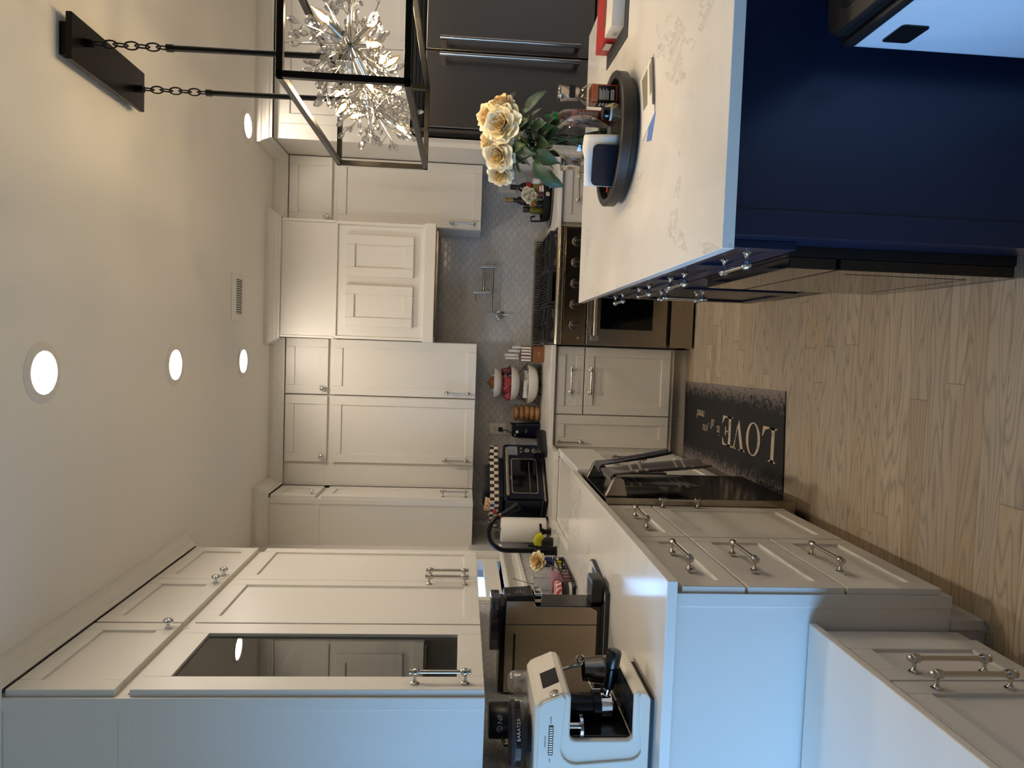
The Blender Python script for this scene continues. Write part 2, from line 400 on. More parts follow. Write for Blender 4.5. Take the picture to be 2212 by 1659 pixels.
# ------------------------------------------------------------------ cabinet pieces
def shaker(F, s0, s1, z0, z1, parent, name='door', mat=None, rail=0.057, th=0.02, rec=0.009, glass=None, label=None):
    mat = mat or CAB; g = 0.0008; b = MB()
    b.fbox(F, s0, s0+rail, 0, th, z0, z1).fbox(F, s1-rail, s1, 0, th, z0, z1)
    b.fbox(F, s0+rail+g, s1-rail-g, 0, th-0.0004, z0, z0+rail).fbox(F, s0+rail+g, s1-rail-g, 0, th-0.0004, z1-rail, z1)
    if not glass: b.fbox(F, s0+rail-0.003, s1-rail+0.003, 0.001, th-rec, z0+rail-0.003, z1-rail+0.003)
    o = b.build(name, mat, parent, bevel=0.0012, seg=1)
    if glass:
        o['label'] = label or 'white door framing a tall clear glass pane'
        MB().fbox(F, s0+rail-0.003, s1-rail+0.003, 0.006, 0.010, z0+rail-0.003, z1-rail+0.003).build('glass_pane', glass, o)
    return o
def pull(F, s_, z, vert, parent, L=0.176, base=0.02, mat=None, name='handle'):
    b = MB(); h = L/2-0.016; n = 12
    def P(t, d): return Vector(fp(F, s_, base+d, z+t)) if vert else Vector(fp(F, s_+t, base+d, z))
    ax = P(1, 0)-P(0, 0); nm = Vector(fp(F, 0, 1, 0))-Vector(fp(F, 0, 0, 0))
    b.cyl(P(-h, 0.034), P(h, 0.034), 0.0058, n=n)
    for sg in (-1, 1):
        c = P(sg*h, 0.034)
        b.lathe([(0.0066,-0.014),(0.0098,-0.010),(0.0112,-0.002),(0.0098,0.005),(0.0066,0.007),(0.0062,0.009),(0.0086,0.0105),(0.0086,0.014),(0.0055,0.0165),(0.0,0.017)], c, n, ax*sg)
        q = P(sg*h, 0)
        b.lathe([(0.0125,0.0),(0.0125,0.003),(0.009,0.005),(0.0048,0.010),(0.0042,0.018),(0.006,0.026),(0.0075,0.029)], q, n, nm)
    return b.build(name, mat or NICKEL, parent)
def knob(F, s_, z, parent, base=0.02, mat=None):
    c = Vector(fp(F, s_, base, z)); nm = Vector(fp(F, 0, 1, 0))-Vector(fp(F, 0, 0, 0))
    return MB().lathe([(0.0105,0),(0.0105,0.002),(0.006,0.006),(0.0055,0.012),(0.0075,0.015),(0.0155,0.019),(0.0175,0.024),(0.016,0.0285),(0.011,0.0325),(0.006,0.0335),(0,0.0335)], c, 18, nm).build('knob', mat or CHROME, parent)

# ------------------------------------------------------------------ upper cabinets, back wall
UB, UT = 1.384, 2.66
FB = ('B', 4.725)      # door backs; door faces at Y=4.705
def upper_back(x0, x1, hinge, label, group='white cabinets on the back wall'):
    t = thing('wall_cabinet', label, 'cabinet', ((x0+x1)/2, WY, UB), group=group)
    MB().box(x0, x1, 4.725, WY-0.013, UB, UT).build('body', CAB, t, bevel=0.001)
    d = shaker(FB, x0+0.004, x1-0.004, UB+0.002, 2.335, t)
    pull(FB, (x0+0.036) if hinge == 'R' else (x1-0.036), 1.507, True, d)
    d = shaker(FB, x0+0.004, x1-0.004, 2.372, 2.648, t)
    knob(FB, (x0+0.042) if hinge == 'R' else (x1-0.042), 2.402, d)
    return t
upper_back(-0.350, 0.026, 'R', 'white wall cabinet immediately left of the range hood, tall door under a small door')
c2 = upper_back(-0.806, -0.354, 'R', 'white wall cabinet above the toaster oven, tall door under a small door')
MB().box(-0.965, -0.806, 4.725, 4.745, UB, UT).box(-0.955, -0.815, 4.7235, 4.73, UB+0.03, 2.33).box(-0.955, -0.815, 4.7235, 4.73, 2.385, UT-0.03).build('filler_panel', CAB, c2, bevel=0.001)
upper_back(0.786, 1.218, 'R', 'white wall cabinet between the range hood and the refrigerator')
# left wall: the corner one beyond the window, then the near pair
FL = ('L', -0.98)
t = thing('wall_cabinet', 'white wall cabinet on the left wall past the window, showing its plain side', 'cabinet', (WX, 4.55, UB))
MB().box(WX, -0.98, 4.375, 4.72, UB, UT).box(WX+0.005, -0.98, 4.372, 4.376, 2.345, 2.375).box(-1.012, -0.98, 4.371, 4.376, UB, UT).build('body', CAB, t, bevel=0.001)
d = shaker(FL, 4.380, 4.68, UB+0.002, 2.335, t); pull(FL, 4.416, 1.507, True, d)
d = shaker(FL, 4.380, 4.68, 2.372, 2.648, t); knob(FL, 4.425, 2.402, d)
# near left: double-door cabinet
t = thing('wall_cabinet', 'white double-door wall cabinet on the left wall, beside the window', 'cabinet', (WX, 2.8, UB))
MB().box(WX+0.013, -0.98, 2.368, 3.245, UB, 2.69).build('body', CAB, t, bevel=0.001)
for s0, s1, hs, ks in ((2.372, 2.806, 2.770, 2.762), (2.810, 3.240, 2.846, 2.854)):
    d = shaker(FL, s0, s1, UB+0.002, 2.350, t); pull(FL, hs, 1.512, True, d)
    d = shaker(FL, s0, s1, 2.390, 2.672, t); knob(FL, ks, 2.418, d)
# near left: glass-door cabinet, hollow so the pane shows the inside
INNER = mk('cabinet_inside', '#A9A69B', 0.5, var=0.03)
DARKGLASS = thin_glass('grey_cabinet_glass', (0.42, 0.43, 0.40), 0.10, 0.45)
t = thing('wall_cabinet', 'white wall cabinet with a tall glass door, nearest on the left wall', 'cabinet', (WX, 2.13, UB))
b = MB().box(WX+0.013, WX+0.03, 1.90, 2.365, UB, 2.69).box(WX+0.03, -0.98, 1.90, 1.918, UB, 2.69).box(WX+0.03, -0.98, 2.347, 2.365, UB, 2.69)
b.box(WX+0.03, -0.98, 1.918, 2.347, UB, UB+0.018).box(WX+0.03, -0.98, 1.918, 2.347, 2.36, 2.69)
b.box(-1.015, -0.98, 1.897, 1.901, UB, 2.69).box(WX+0.013, -1.015, 1.898, 1.901, 2.345, 2.375)
b.build('body', CAB, t, bevel=0.001)
MB().box(WX+0.031, WX+0.033, 1.919, 2.346, UB+0.019, 2.359).box(WX+0.034, -1.00, 1.919, 2.346, 1.665, 1.683).box(WX+0.034, -1.00, 1.919, 2.346, 1.99, 2.008).build('shelf', INNER, t)
d = shaker(FL, 1.906, 2.361, UB+0.002, 2.350, t, glass=DARKGLASS, rail=0.078); pull(FL, 1.942, 1.512, True, d)
d = shaker(FL, 1.906, 2.361, 2.390, 2.672, t); knob(FL, 2.319, 2.418, d)

# ------------------------------------------------------------------ hood
t = thing('range_hood', 'white wooden range hood with two shaker panels over the stove', 'range hood', (0.404, WY, 1.675))
b = MB().box(0.034, 0.774, 4.565, WY-0.013, 2.312, UT).box(0.030, 0.778, 4.56, 4.60, 2.300, 2.314).box(0.026, 0.040, 4.558, 4.72, 2.31, 2.655).box(0.768, 0.782, 4.558, 4.72, 2.31, 2.655)
b.box(0.034, 0.774, 4.570, WY-0.013, 1.735, 2.300).box(0.028, 0.046, 4.560, 4.60, 1.735, 2.302).box(0.762, 0.780, 4.560, 4.60, 1.735, 2.302)
b.build('body', CAB, t, bevel=0.002)
FH = ('B', 4.570)
shaker(FH, 0.112, 0.375, 1.815, 2.245, t, 'panel'); shaker(FH, 0.432, 0.695, 1.815, 2.245, t, 'panel')
MB().box(0.022, 0.786, 4.535, WY-0.013, 1.675, 1.745).build('valance', CAB, t, bevel=0.002)
MB().box(0.06, 0.75, 4.58, WY-0.04, 1.660, 1.676).build('vent_insert', STEELV, t)

# ------------------------------------------------------------------ crown moulding (steps out over hood and refrigerator)
def crown(path, zb, name):
    """path: list of (x, y) following the cabinet faces; profile leans outward (to the right of travel)"""
    prof = [(0.0, 0.0), (0.004, 0.0), (0.006, 0.012), (0.014, 0.018), (0.020, 0.032), (0.034, 0.052), (0.042, 0.056), (0.046, 0.066), (0.046, CZ-zb), (0.0, CZ-zb)]
    b = MB(); n = len(path); rings = []
    for i, p in enumerate(path):
        p = Vector(p)
        ns = []
        if i > 0: t_ = (p-Vector(path[i-1])).normalized(); ns.append(Vector((t_.y, -t_.x)))
        if i < n-1: t_ = (Vector(path[i+1])-p).normalized(); ns.append(Vector((t_.y, -t_.x)))
        if len(ns) == 2: mv = (ns[0]+ns[1])/(1+ns[0].dot(ns[1]))
        else: mv = ns[0]
        rings.append([(p.x+mv.x*d, p.y+mv.y*d, zb+h) for d, h in prof])
    m_ = len(prof); vs = [v for r in rings for v in r]
    fs = [(i*m_+j, i*m_+(j+1) % m_, (i+1)*m_+(j+1) % m_, (i+1)*m_+j) for i in range(n-1) for j in range(m_)]
    fs += [tuple(range(m_)), tuple((n-1)*m_+j for j in range(m_))]
    b.add(vs, fs); return struct(b.build(name, TRIMW))
crown([(WX, 4.372), (-0.955, 4.372), (-0.955, 4.705), (0.022, 4.705), (0.022, 4.555), (0.788, 4.555), (0.788, 4.705), (1.215, 4.705), (1.215, 4.31), (2.30, 4.31)], 2.655, 'trim_2')
crown([(WX, 1.898), (-0.955, 1.898), (-0.955, 3.248), (WX, 3.248)], 2.675, 'trim_3')

# ------------------------------------------------------------------ refrigerator and its surround
t = thing('refrigerator_surround', 'white panelled surround with two cupboard doors above the steel refrigerator', 'cabinet', (1.78, WY, 0))
MB().box(1.222, 1.275, 4.357, WY-0.013, 0, UT).box(2.285, 2.33, 4.357, WY-0.013, 0, UT).box(1.275, 2.285, 4.357, WY-0.013, 1.845, UT).build('body', CAB, t, bevel=0.001)
FF = ('B', 4.357)
d = shaker(FF, 1.31, 1.778, 1.868, 2.62, t); d = shaker(FF, 1.782, 2.25, 1.868, 2.62, t)
t = thing('refrigerator', 'wide dark steel refrigerator with two long vertical bar handles', 'refrigerator', (1.78, 4.6, 0))
MB().box(1.285, 2.275, 4.36, WY-0.02, 0.01, 1.835).build('body', BLACKP, t)
for xx in (1.30, 2.245): MB().box(xx, xx+0.02, 4.315, 4.36, 0.05, 1.835).build('side_trim', STEELV, t)
b = MB().box(1.322, 2.245, 4.335, 4.36, 1.765, 1.835)
for i in range(3): b.box(1.33, 2.24, 4.325, 4.34, 1.772+i*0.022, 1.782+i*0.022)
b.build('vent_grille', BLACKP, t)
FR = ('B', 4.36)
for x0, x1, hx in ((1.324, 1.778, 1.735), (1.784, 2.243, 1.83)):
    d = MB().box(x0, x1, 4.30, 4.355, 0.74, 1.755).build('door', STEELV, t, bevel=0.004)
    b = MB().cyl((hx, 4.235, 0.835), (hx, 4.235, 1.665), 0.0135, n=18)
    for z in (0.850, 1.65): b.cyl((hx, 4.235, z-0.02), (hx, 4.235, z+0.02), 0.0155, n=18); b.box(hx-0.012, hx+0.012, 4.235, 4.30, z-0.014, z+0.014)
    b.build('handle', brushed('fridge_handle_steel_%d' % int(hx*10), '#B3ABA2', 0.2, (3, 3, 60)), d)
MB().box(1.324, 2.243, 4.30, 4.355, 0.12, 0.73).build('freezer_drawer', STEELV, t, bevel=0.004)

# ------------------------------------------------------------------ base cabinets
CT, CB = 0.914, 0.886
FBB = ('B', 4.435)
TOE = mk('toe_kick_paint', '#CFC9BE', 0.5)
t = thing('base_cabinet', 'white base cabinet left of the stove, one drawer over one door', 'cabinet', (-0.19, WY, 0))
MB().box(-0.408, 0.030, 4.435, WY-0.013, 0.105, CB-0.001).build('body', CAB, t, bevel=0.001)
MB().box(-0.408, 0.030, 4.50, 4.52, 0.0, 0.105).build('toe_kick', TOE, t)
d = shaker(FBB, -0.404, 0.026, 0.700, 0.868, t, 'drawer', rail=0.05); pull(FBB, -0.19, 0.782, False, d)
d = shaker(FBB, -0.404, 0.026, 0.134, 0.692, t); pull(FBB, -0.19, 0.655, False, d)
t = thing('corner_cabinet', 'white corner base cabinet with one narrow full-height door', 'cabinet', (-0.8, WY, 0))
MB().box(WX+0.001, -0.410, 4.435, WY-0.013, 0.105, CB-0.001).box(WX+0.001, -0.642, 4.17, 4.435, 0.105, CB-0.001).build('body', CAB, t, bevel=0.001)
MB().box(-0.69, -0.410, 4.50, 4.52, 0.0, 0.105).box(-0.71, -0.69, 4.17, 4.52, 0.0, 0.105).build('toe_kick', TOE, t)
d = shaker(FBB, -0.615, -0.412, 0.134, 0.868, t); pull(FBB, -0.585, 0.775, True, d)
t = thing('base_cabinet', 'white base cabinet right of the stove, mostly hidden behind the island', 'cabinet', (1.0, WY, 0))
MB().box(0.790, 1.221, 4.435, WY-0.013, 0.105, CB-0.001).build('body', CAB, t, bevel=0.001)
MB().box(0.790, 1.221, 4.50, 4.52, 0.0, 0.105).build('toe_kick', TOE, t)
d = shaker(FBB, 0.815, 1.215, 0.700, 0.868, t, 'drawer', rail=0.05); pull(FBB, 1.03, 0.782, False, d)
d = shaker(FBB, 0.815, 1.215, 0.134, 0.692, t); pull(FBB, 1.0, 0.655, False, d)
FLB = ('L', -0.642)
t = thing('drawer_cabinet', 'white base cabinet of three stacked drawers at the near end of the left run', 'cabinet', (-0.95, 2.05, 0))
MB().box(WX+0.001, -0.642, 1.800, 2.300, 0.105, CB-0.001).box(-0.676, -0.640, 1.797, 1.802, 0.105, CB-0.001).build('body', CAB, t, bevel=0.001)
MB().box(WX+0.001, -0.71, 1.80, 2.30, 0.0, 0.105).box(-0.735, -0.705, 1.792, 2.30, 0.012, 0.105).build('toe_kick', TOE, t, bevel=0.002)
b = MB().prism([(-0.742, 0.0), (-0.722, 0.0), (-0.722, 0.006), (-0.727, 0.016), (-0.735, 0.02), (-0.742, 0.02)], 'Y', 1.795, 2.30); b.build('shoe_moulding', TOE, t)
for z0, z1, hz in ((0.692, 0.866, 0.80), (0.412, 0.684, 0.605), (0.134, 0.404, 0.345)):
    d = shaker(FLB, 1.803, 2.297, z0, z1, t, 'drawer', rail=0.055); pull(FLB, 2.03, hz, False, d, L=0.20)
t = thing('base_cabinet', 'white base cabinet between the drawer stack and the dishwasher, drawer over door', 'cabinet', (-0.95, 2.53, 0))
MB().box(WX+0.001, -0.642, 2.302, 2.772, 0.105, CB-0.001).build('body', CAB, t, bevel=0.001)
MB().box(-0.72, -0.705, 2.302, 2.772, 0.0, 0.105).build('toe_kick', TOE, t)
d = shaker(FLB, 2.305, 2.768, 0.692, 0.866, t, 'drawer', rail=0.055); pull(FLB, 2.50, 0.80, False, d, L=0.20)
d = shaker(FLB, 2.305, 2.768, 0.134, 0.684, t); pull(FLB, 2.735, 0.578, True, d)
t = thing('sink_cabinet', 'white two-door base cabinet under the farmhouse sink', 'cabinet', (-0.95, 3.8, 0))
MB().box(WX+0.001, -0.642, 3.385, 4.168, 0.105, 0.64).box(WX+0.001, -0.642, 3.385, 3.44, 0.64, CB-0.001).build('body', CAB, t, bevel=0.001)
MB().box(-0.72, -0.705, 3.386, 4.168, 0.0, 0.105).build('toe_kick', TOE, t)
d = shaker(FLB, 3.46, 3.805, 0.134, 0.635, t); pull(FLB, 3.77, 0.53, True, d)
d = shaker(FLB, 3.811, 4.155, 0.134, 0.635, t); pull(FLB, 3.846, 0.53, True, d)
# worktops
b = MB().prism([(WX+0.013, 1.782), (-0.602, 1.782), (-0.602, 3.455), (-1.022, 3.455), (-1.022, 4.09), (-0.855, 4.09), (-0.602, 4.09), (-0.602, 4.395), (0.034, 4.395), (0.034, WY-0.013), (WX+0.013, WY-0.013)], 'Z', CB, CT)
tag(b.build('worktop', QUARTZ, bevel=0.0015), 'L-shaped white quartz worktop along the left and back walls, open at the sink', 'countertop')
tag(MB().box(0.774, 1.221, 4.395, WY-0.013, CB, CT).build('worktop', QUARTZ, bevel=0.0015), 'short white quartz worktop right of the stove, carrying the black tray', 'countertop')
# farmhouse sink
PORC = mk('white_fireclay', '#E3E0D8', 0.12, var=0.01)
t = thing('farmhouse_sink', 'white apron-front sink set into the worktop under the window', 'sink', (-0.81, 3.78, 0.66))
b = MB().box(-0.635, -0.592, 3.458, 4.16, 0.665, 0.884).box(-1.022, -0.635, 3.458, 3.50, 0.665, 0.884).box(-1.022, -0.635, 4.088, 4.13, 0.665, 0.884).box(-1.04, -1.0, 3.458, 4.13, 0.665, 0.884).box(-1.0, -0.635, 3.50, 4.088, 0.665, 0.70)
b.build('basin', PORC, t, bevel=0.008, seg=3)
MB().cyl((-0.82, 3.8, 0.699), (-0.82, 3.8, 0.704), 0.045).build('drain', CHROME, t)
# low bench cabinet
FBN = ('L', -0.742)
t = thing('low_cabinet', 'low white flat-topped cabinet with two doors, against the end of the worktop run', 'cabinet', (-1.0, 1.2, 0))
MB().box(WX+0.02, -0.742, 0.35, 1.790, 0.09, 0.492).build('body', CAB, t, bevel=0.001)
MB().box(WX+0.02, -0.80, 0.35, 1.790, 0.0, 0.09).build('toe_kick', TOE, t)
MB().rbox(WX+0.02, -0.717, 0.35, 1.792, 0.492, 0.514, 0.003, ax='Y').build('top', WHITEP, t, bevel=0.006, seg=3)
MB().box(-0.742, -0.738, 1.705, 1.79, 0.09, 0.49).build('filler_panel', CAB, t)
for s0, s1, hs in ((1.480, 1.700, 1.516), (1.02, 1.474, 1.438)):
    d = shaker(FBN, s0, s1, 0.105, 0.482, t, rail=0.055); pull(FBN, hs, 0.315, True, d, L=0.205)

# ------------------------------------------------------------------ island
ISZ = 0.914
t = thing('kitchen_island', 'navy blue kitchen island cabinet with drawers and doors facing the aisle', 'island', (0.88, 2.4, 0))
MB().box(0.275, 1.505, 2.250, 3.40, 0.10, 0.885).box(0.275, 1.505, 1.535, 1.655, 0.10, 0.885).box(0.275, 1.505, 1.655, 2.250, 0.695, 0.885).box(0.62, 1.505, 1.655, 2.250, 0.10, 0.695).box(0.30, 1.47, 1.56, 3.37, 0.0, 0.099).box(0.2755, 1.505, 1.53, 1.536, 0.0, 0.885).box(0.272, 0.33, 1.526, 1.531, 0.0, 0.885).build('body', NAVY, t, bevel=0.001)
FI = ('I', 0.275)
ISDR = []
for i, (s0, s1, hs) in enumerate(((1.60, 1.985, 1.60), (1.99, 2.40, 1.935), (2.405, 2.80, 2.38), (2.805, 3.25, 2.81))):
    d = shaker(FI, s0, s1, 0.70, 0.868, t, 'drawer', mat=NAVY, rail=0.045)
    pull(FI, (s0+s1)/2 if i else 1.60+0.12, 0.80, False, d, mat=CHROME)
d = shaker(FI, 2.255, 2.72, 0.12, 0.69, t, mat=NAVY); pull(FI, 2.685, 0.615, True, d, mat=CHROME)
d = shaker(FI, 2.726, 3.25, 0.12, 0.69, t, mat=NAVY); pull(FI, 2.76, 0.615, True, d, mat=CHROME)
tag(MB().box(0.2375, 1.53, 1.508, 3.425, 0.886, ISZ).build('island_worktop', QUARTZ, bevel=0.0015), 'large white quartz slab with faint grey veins, topping the navy island', 'countertop')
MIRR = mk('mirror_steel_glass', '#3A3530', 0.07, 0.85, var=0.05)
t = thing('undercounter_fridge', 'built-in appliance with a dark glossy door low in the island side, reflecting the floor', 'refrigerator', (0.26, 1.93, 0))
MB().box(0.250, 0.60, 1.66, 2.245, 0.101, 0.69).build('body', BLACKP, t)
MB().box(0.222, 0.250, 1.665, 2.240, 0.565, 0.685).build('control_panel', MIRR, t, bevel=0.002)
d = MB().box(0.222, 0.250, 1.665, 2.240, 0.10, 0.556).build('door', MIRR, t, bevel=0.002)
MB().box(0.2212, 0.2222, 1.74, 2.16, 0.17, 0.172).box(0.2212, 0.2222, 1.74, 1.742, 0.17, 0.50).build('seal_line', BLACKP, d)
# ------------------------------------------------------------------ recessed lamps, air vent
LAMPE = emit('lamp_glow', (1.0, 0.89, 0.77), LAMP_S)
LAMPD = emit('lamp_glow_dim', (1.0, 0.89, 0.77), LAMP_S*0.45)
def recessed(x, y, label, glow=None):
    t = thing('recessed_light', label, 'ceiling light', (x, y, CZ), group='round recessed ceiling lights')
    MB().lathe([(0.062, -0.001), (0.066, -0.006), (0.088, -0.005), (0.094, -0.001), (0.094, 0.0)], (x, y, CZ), 36, caps=False).build('trim_ring', TRIMW, t)
    MB().lathe([(0.0, -0.0015), (0.064, -0.0015)], (x, y, CZ), 36, caps=False).build('lens', glow or LAMPE, t)
recessed(-0.122, 2.195, 'round recessed ceiling light, nearest of the row above the aisle')
recessed(-0.123, 3.158, 'round recessed ceiling light, middle of the row above the aisle')
recessed(-0.126, 4.105, 'round recessed ceiling light above the aisle, farthest, beside the air vent')
recessed(1.214, 4.122, 'round recessed ceiling light in front of the refrigerator cabinet', LAMPD)
t = thing('air_vent', 'white rectangular slotted air vent in the ceiling in front of the hood', 'air vent', (0.236, 4.0, CZ))
b = MB()
b.box(0.105, 0.365, 3.885, 3.945, CZ-0.006, CZ).box(0.105, 0.365, 4.06, 4.112, CZ-0.006, CZ).box(0.105, 0.140, 3.945, 4.06, CZ-0.006, CZ).box(0.335, 0.365, 3.945, 4.06, CZ-0.006, CZ)
for i in range(15): b.box(0.1445+i*0.0128, 0.1485+i*0.0128, 3.965, 4.06, CZ-0.006, CZ)
b.box(0.14, 0.335, 3.945, 3.966, CZ-0.004, CZ); b.build('grille', TRIMW, t)
MB().box(0.138, 0.337, 3.943, 4.062, CZ-0.002, CZ-0.0005).build('slot_backing', BLACKP, t)

# ------------------------------------------------------------------ chandelier
BRONZE = mk('dark_bronze_metal', '#17130F', 0.35, 0.7, var=0.1)
SILVER = mk('silver_wire', '#D8D2C6', 0.18, 1.0, var=0.02)
BULB = emit('bulb_glow', (1.0, 0.83, 0.62), BULB_S)
def crystal_mat():
    t = NT('cut_crystal'); t.t.nodes.remove(t.b)
    g = t.n('BsdfGlass'); g.inputs['IOR'].default_value = 1.52; g.inputs['Roughness'].default_value = 0.0
    tr = t.n('BsdfTransparent'); mx = t.n('MixShader'); mx.inputs[0].default_value = 0.62
    t.l(tr.outputs[0], mx.inputs[1]); t.l(g.outputs[0], mx.inputs[2]); t.l(mx.outputs[0], t.o.inputs[0]); return t.m
CRYS = crystal_mat()
BULBG = thin_glass('amber_bulb_glass', (1.0, 0.90, 0.68), 0.05, 0.5)
CX, CY = 0.907, 2.50
t = thing('chandelier', 'black box-frame chandelier filled with glass crystal sprays and candle bulbs, above the island', 'chandelier', (CX, CY, 2.743))
MB().box(0.855, 0.955, 2.275, 2.725, 2.712, 2.743).box(0.836, 0.978, 2.255, 2.742, 2.695, 2.713).build('canopy', BRONZE, t, bevel=0.002)
x0, x1, y0, y1, z0, z1, w_ = 0.735, 1.078, 2.02, 2.972, 1.648, 2.022, 0.019
b = MB()
for x in (x0, x1-w_):
    for z in (z0, z1-w_): b.box(x, x+w_, y0, y1, z, z+w_)
    for y in (y0, y1-w_): b.box(x, x+w_, y, y+w_, z0, z1)
for y in (y0, y1-w_):
    for z in (z0, z1-w_): b.box(x0, x1, y, y+w_, z, z+w_)
b.build('frame', BRONZE, t, bevel=0.001)
for yy, x in ((2.33, 0.915), (2.67, 0.897)):
    MB().cyl((x, yy, 2.43), (x+0.006, yy, 1.865), 0.0095, n=12).cyl((x, yy, 2.445), (x, yy, 2.425), 0.012, n=12).build('rod', BRONZE, t)
    b = MB(); n_ = 6; z = 2.69
    b.cyl((x, yy, 2.697), (x, yy, 2.665), 0.013, n=12)
    for i in range(7):
        zc = 2.652-i*0.033; pts = []
        for k_ in range(14):
            a = 2*PI*k_/14; u_ = 0.0125*math.cos(a); v_ = 0.0225*math.sin(a)
            pts.append((x+(u_ if i % 2 else 0), yy+(0 if i % 2 else u_), zc+v_))
        b.tube(pts, 0.0026, 6, closed=True)
    b.build('chain', BRONZE, t)
MB().cyl((CX, 2.12, 1.855), (CX, 2.88, 1.855), 0.008, n=12).build('stem', SILVER, t)
rnd = random.Random(11)
HUBS = [(0.907, 2.20, 1.845), (0.907, 2.50, 1.85), (0.907, 2.78, 1.85)]
def bulb(h, d, L):
    d = Vector(d).normalized(); h = Vector(h); p = h+d*0.035; q = h+d*(0.035+L)
    MB().tube([h, h+d*0.02, p], 0.004, 8).cyl(p, q, 0.0115, n=14).build('candle_sleeve', SILVER, t)
    MB().lathe([(0.0095, 0), (0.013, 0.008), (0.0165, 0.022), (0.0150, 0.038), (0.009, 0.052), (0.003, 0.062), (0.0, 0.066)], q, 14, d, caps=False).build('bulb', BULBG, t)
    MB().lathe([(0.003, 0.008), (0.0075, 0.020), (0.0070, 0.034), (0.002, 0.048)], q, 10, d).build('filament', BULB, t.children[-1])
for h, ds in ((HUBS[0], ((0.45,-0.45,0.65), (-0.2,-0.6,-0.55), (-0.55,0.5,-0.3), (0.6,0.35,-0.35))), (HUBS[1], ((0.5,0.1,-0.55), (-0.55,-0.2,0.35), (-0.1,0.5,0.65), (0.25,-0.5,-0.4))), (HUBS[2], ((-0.3,-0.5,0.3), (0.5,0.0,-0.5), (-0.3,0.3,-0.6), (0.3,0.45,0.45)))):
    for d in ds: bulb(h, d, 0.05 if d[2] > 0.5 else 0.065)
# crystal drop: faceted leaf, built once
cb = MB().lathe([(0.0, 0.0), (0.0042, 0.006), (0.0105, 0.018), (0.0125, 0.027), (0.0085, 0.038), (0.0, 0.045)], (0,0,0), 7, sc=(1, 0.62), smooth=False, caps=False)
drops = []
def spray(h, d, L):
    """one wire branch with a drop at its tip and two or three side twigs; returns drop transforms"""
    h = Vector(h); d = Vector(d).normalized(); s_ = d.orthogonal().normalized(); s_ = (Matrix.Rotation(rnd.uniform(0, 2*PI), 3, d) @ s_)
    bend = rnd.uniform(-0.35, 0.35); b = MB(); pts = [h+d*(L*i/6)+s_*(bend*L*(i/6)**2) for i in range(7)]
    b.tube(pts, [0.0022]*4+[0.0018]*3, 5, caps=False); out = [(pts[-1], (pts[-1]-pts[-2]).normalized(), rnd.uniform(0.85, 1.15))]
    for j in range(rnd.choice((2, 2, 3))):
        i = rnd.choice((3, 4, 5)); p = pts[i]; q = (Matrix.Rotation(rnd.uniform(0, 2*PI), 3, d) @ s_)
        e_ = p+d*rnd.uniform(0.02, 0.04)+q*rnd.uniform(0.02, 0.038); mid = p+d*0.018+q*0.008
        b.tube([p, mid, e_], 0.0015, 5, caps=False); out.append((e_, (e_-mid).normalized(), rnd.uniform(0.6, 1.0)))
    b.build('branch', SILVER, t); return out
for h in HUBS:
    for i in range(34):
        za = rnd.uniform(-1, 1); a = rnd.uniform(0, 2*PI); rr_ = math.sqrt(1-za*za)
        d = (rr_*math.cos(a), rr_*math.sin(a)*0.75, za*1.05); drops += spray(h, d, rnd.uniform(0.08, 0.165))
drops.sort(key=lambda o: o[0].y)
def dmat(o):
    p, d, s_ = o; q = Vector((0,0,1)).rotation_difference(d); return Matrix.LocRotScale(p, q, Vector((s_, s_, s_)))
first = cb.build('crystal', CRYS, t, recalc=True); me_c = first.data
off_t = Vector((CX, CY, 2.743))
# the drop was built around the origin: undo the parent's offset in its mesh so it can be placed freely
for v in me_c.vertices: v.co = v.co+off_t
for i, o in enumerate(drops[:98]):
    ob = first if i == 0 else first.copy()
    if i: C.objects.link(ob); ob.parent = t
    mtx = dmat(o); mtx.translation = mtx.translation-off_t; ob.matrix_local = mtx
b = MB()
for o in drops[98:]:
    mtx = dmat(o); bb = len(b.v); b.v += [tuple(mtx @ Vector(v)) for v in cb.v]
    for f, s_ in zip(cb.f, cb.sm): b.f.append([bb+i for i in f]); b.sm.append(False); b.mi.append(0)
o = b.build('crystal_drops', CRYS, t); o['kind'] = 'stuff'

# ------------------------------------------------------------------ stove
t = thing('gas_range', 'stainless steel gas range with five knobs and black cast-iron grates', 'stove', (0.404, 4.7, 0))
RX0, RX1 = 0.038, 0.770
MB().box(RX0, RX1, 4.40, 5.005, 0.10, 0.885).build('body', STEEL, t)
MB().box(RX0+0.02, RX1-0.02, 4.46, 4.95, 0.0, 0.10).build('plinth', BLACKP, t)
MB().rbox(RX0, RX1, 4.335, 4.385, 0.858, 0.912, 0.022, 6, 'X').box(RX0, RX1, 4.36, 4.97, 0.885, 0.905).build('cooktop', STEEL, t)
MB().prism([(4.345, 0.858), (4.365, 0.715), (4.42, 0.715), (4.42, 0.858)], 'X', RX0, RX1).build('control_panel', brushed('panel_steel', '#8F8474', 0.24, (2, 90, 90)), t, bevel=0.002)
for i in range(5):
    x = 0.161+i*0.1312; o_ = Vector((x, 4.356, 0.788)); nm = Vector((0, -0.99, -0.14)).normalized()
    k_ = MB().lathe([(0.031, -0.002), (0.031, 0.003), (0.027, 0.006), (0.0255, 0.030), (0.0235, 0.034), (0.0, 0.034)], o_, 28, nm).build('knob', STEELV, t)
    p = o_+nm*0.034
    MB().box(p.x-0.0065, p.x+0.0065, p.y-0.012, p.y+0.002, p.z-0.024, p.z+0.024).build('grip', STEEL, k_, bevel=0.002)
for x in (0.083, 0.725): MB().cyl((x, 4.362, 0.762), (x, 4.345, 0.760), 0.0075, n=14).build('button', CHROME, t)
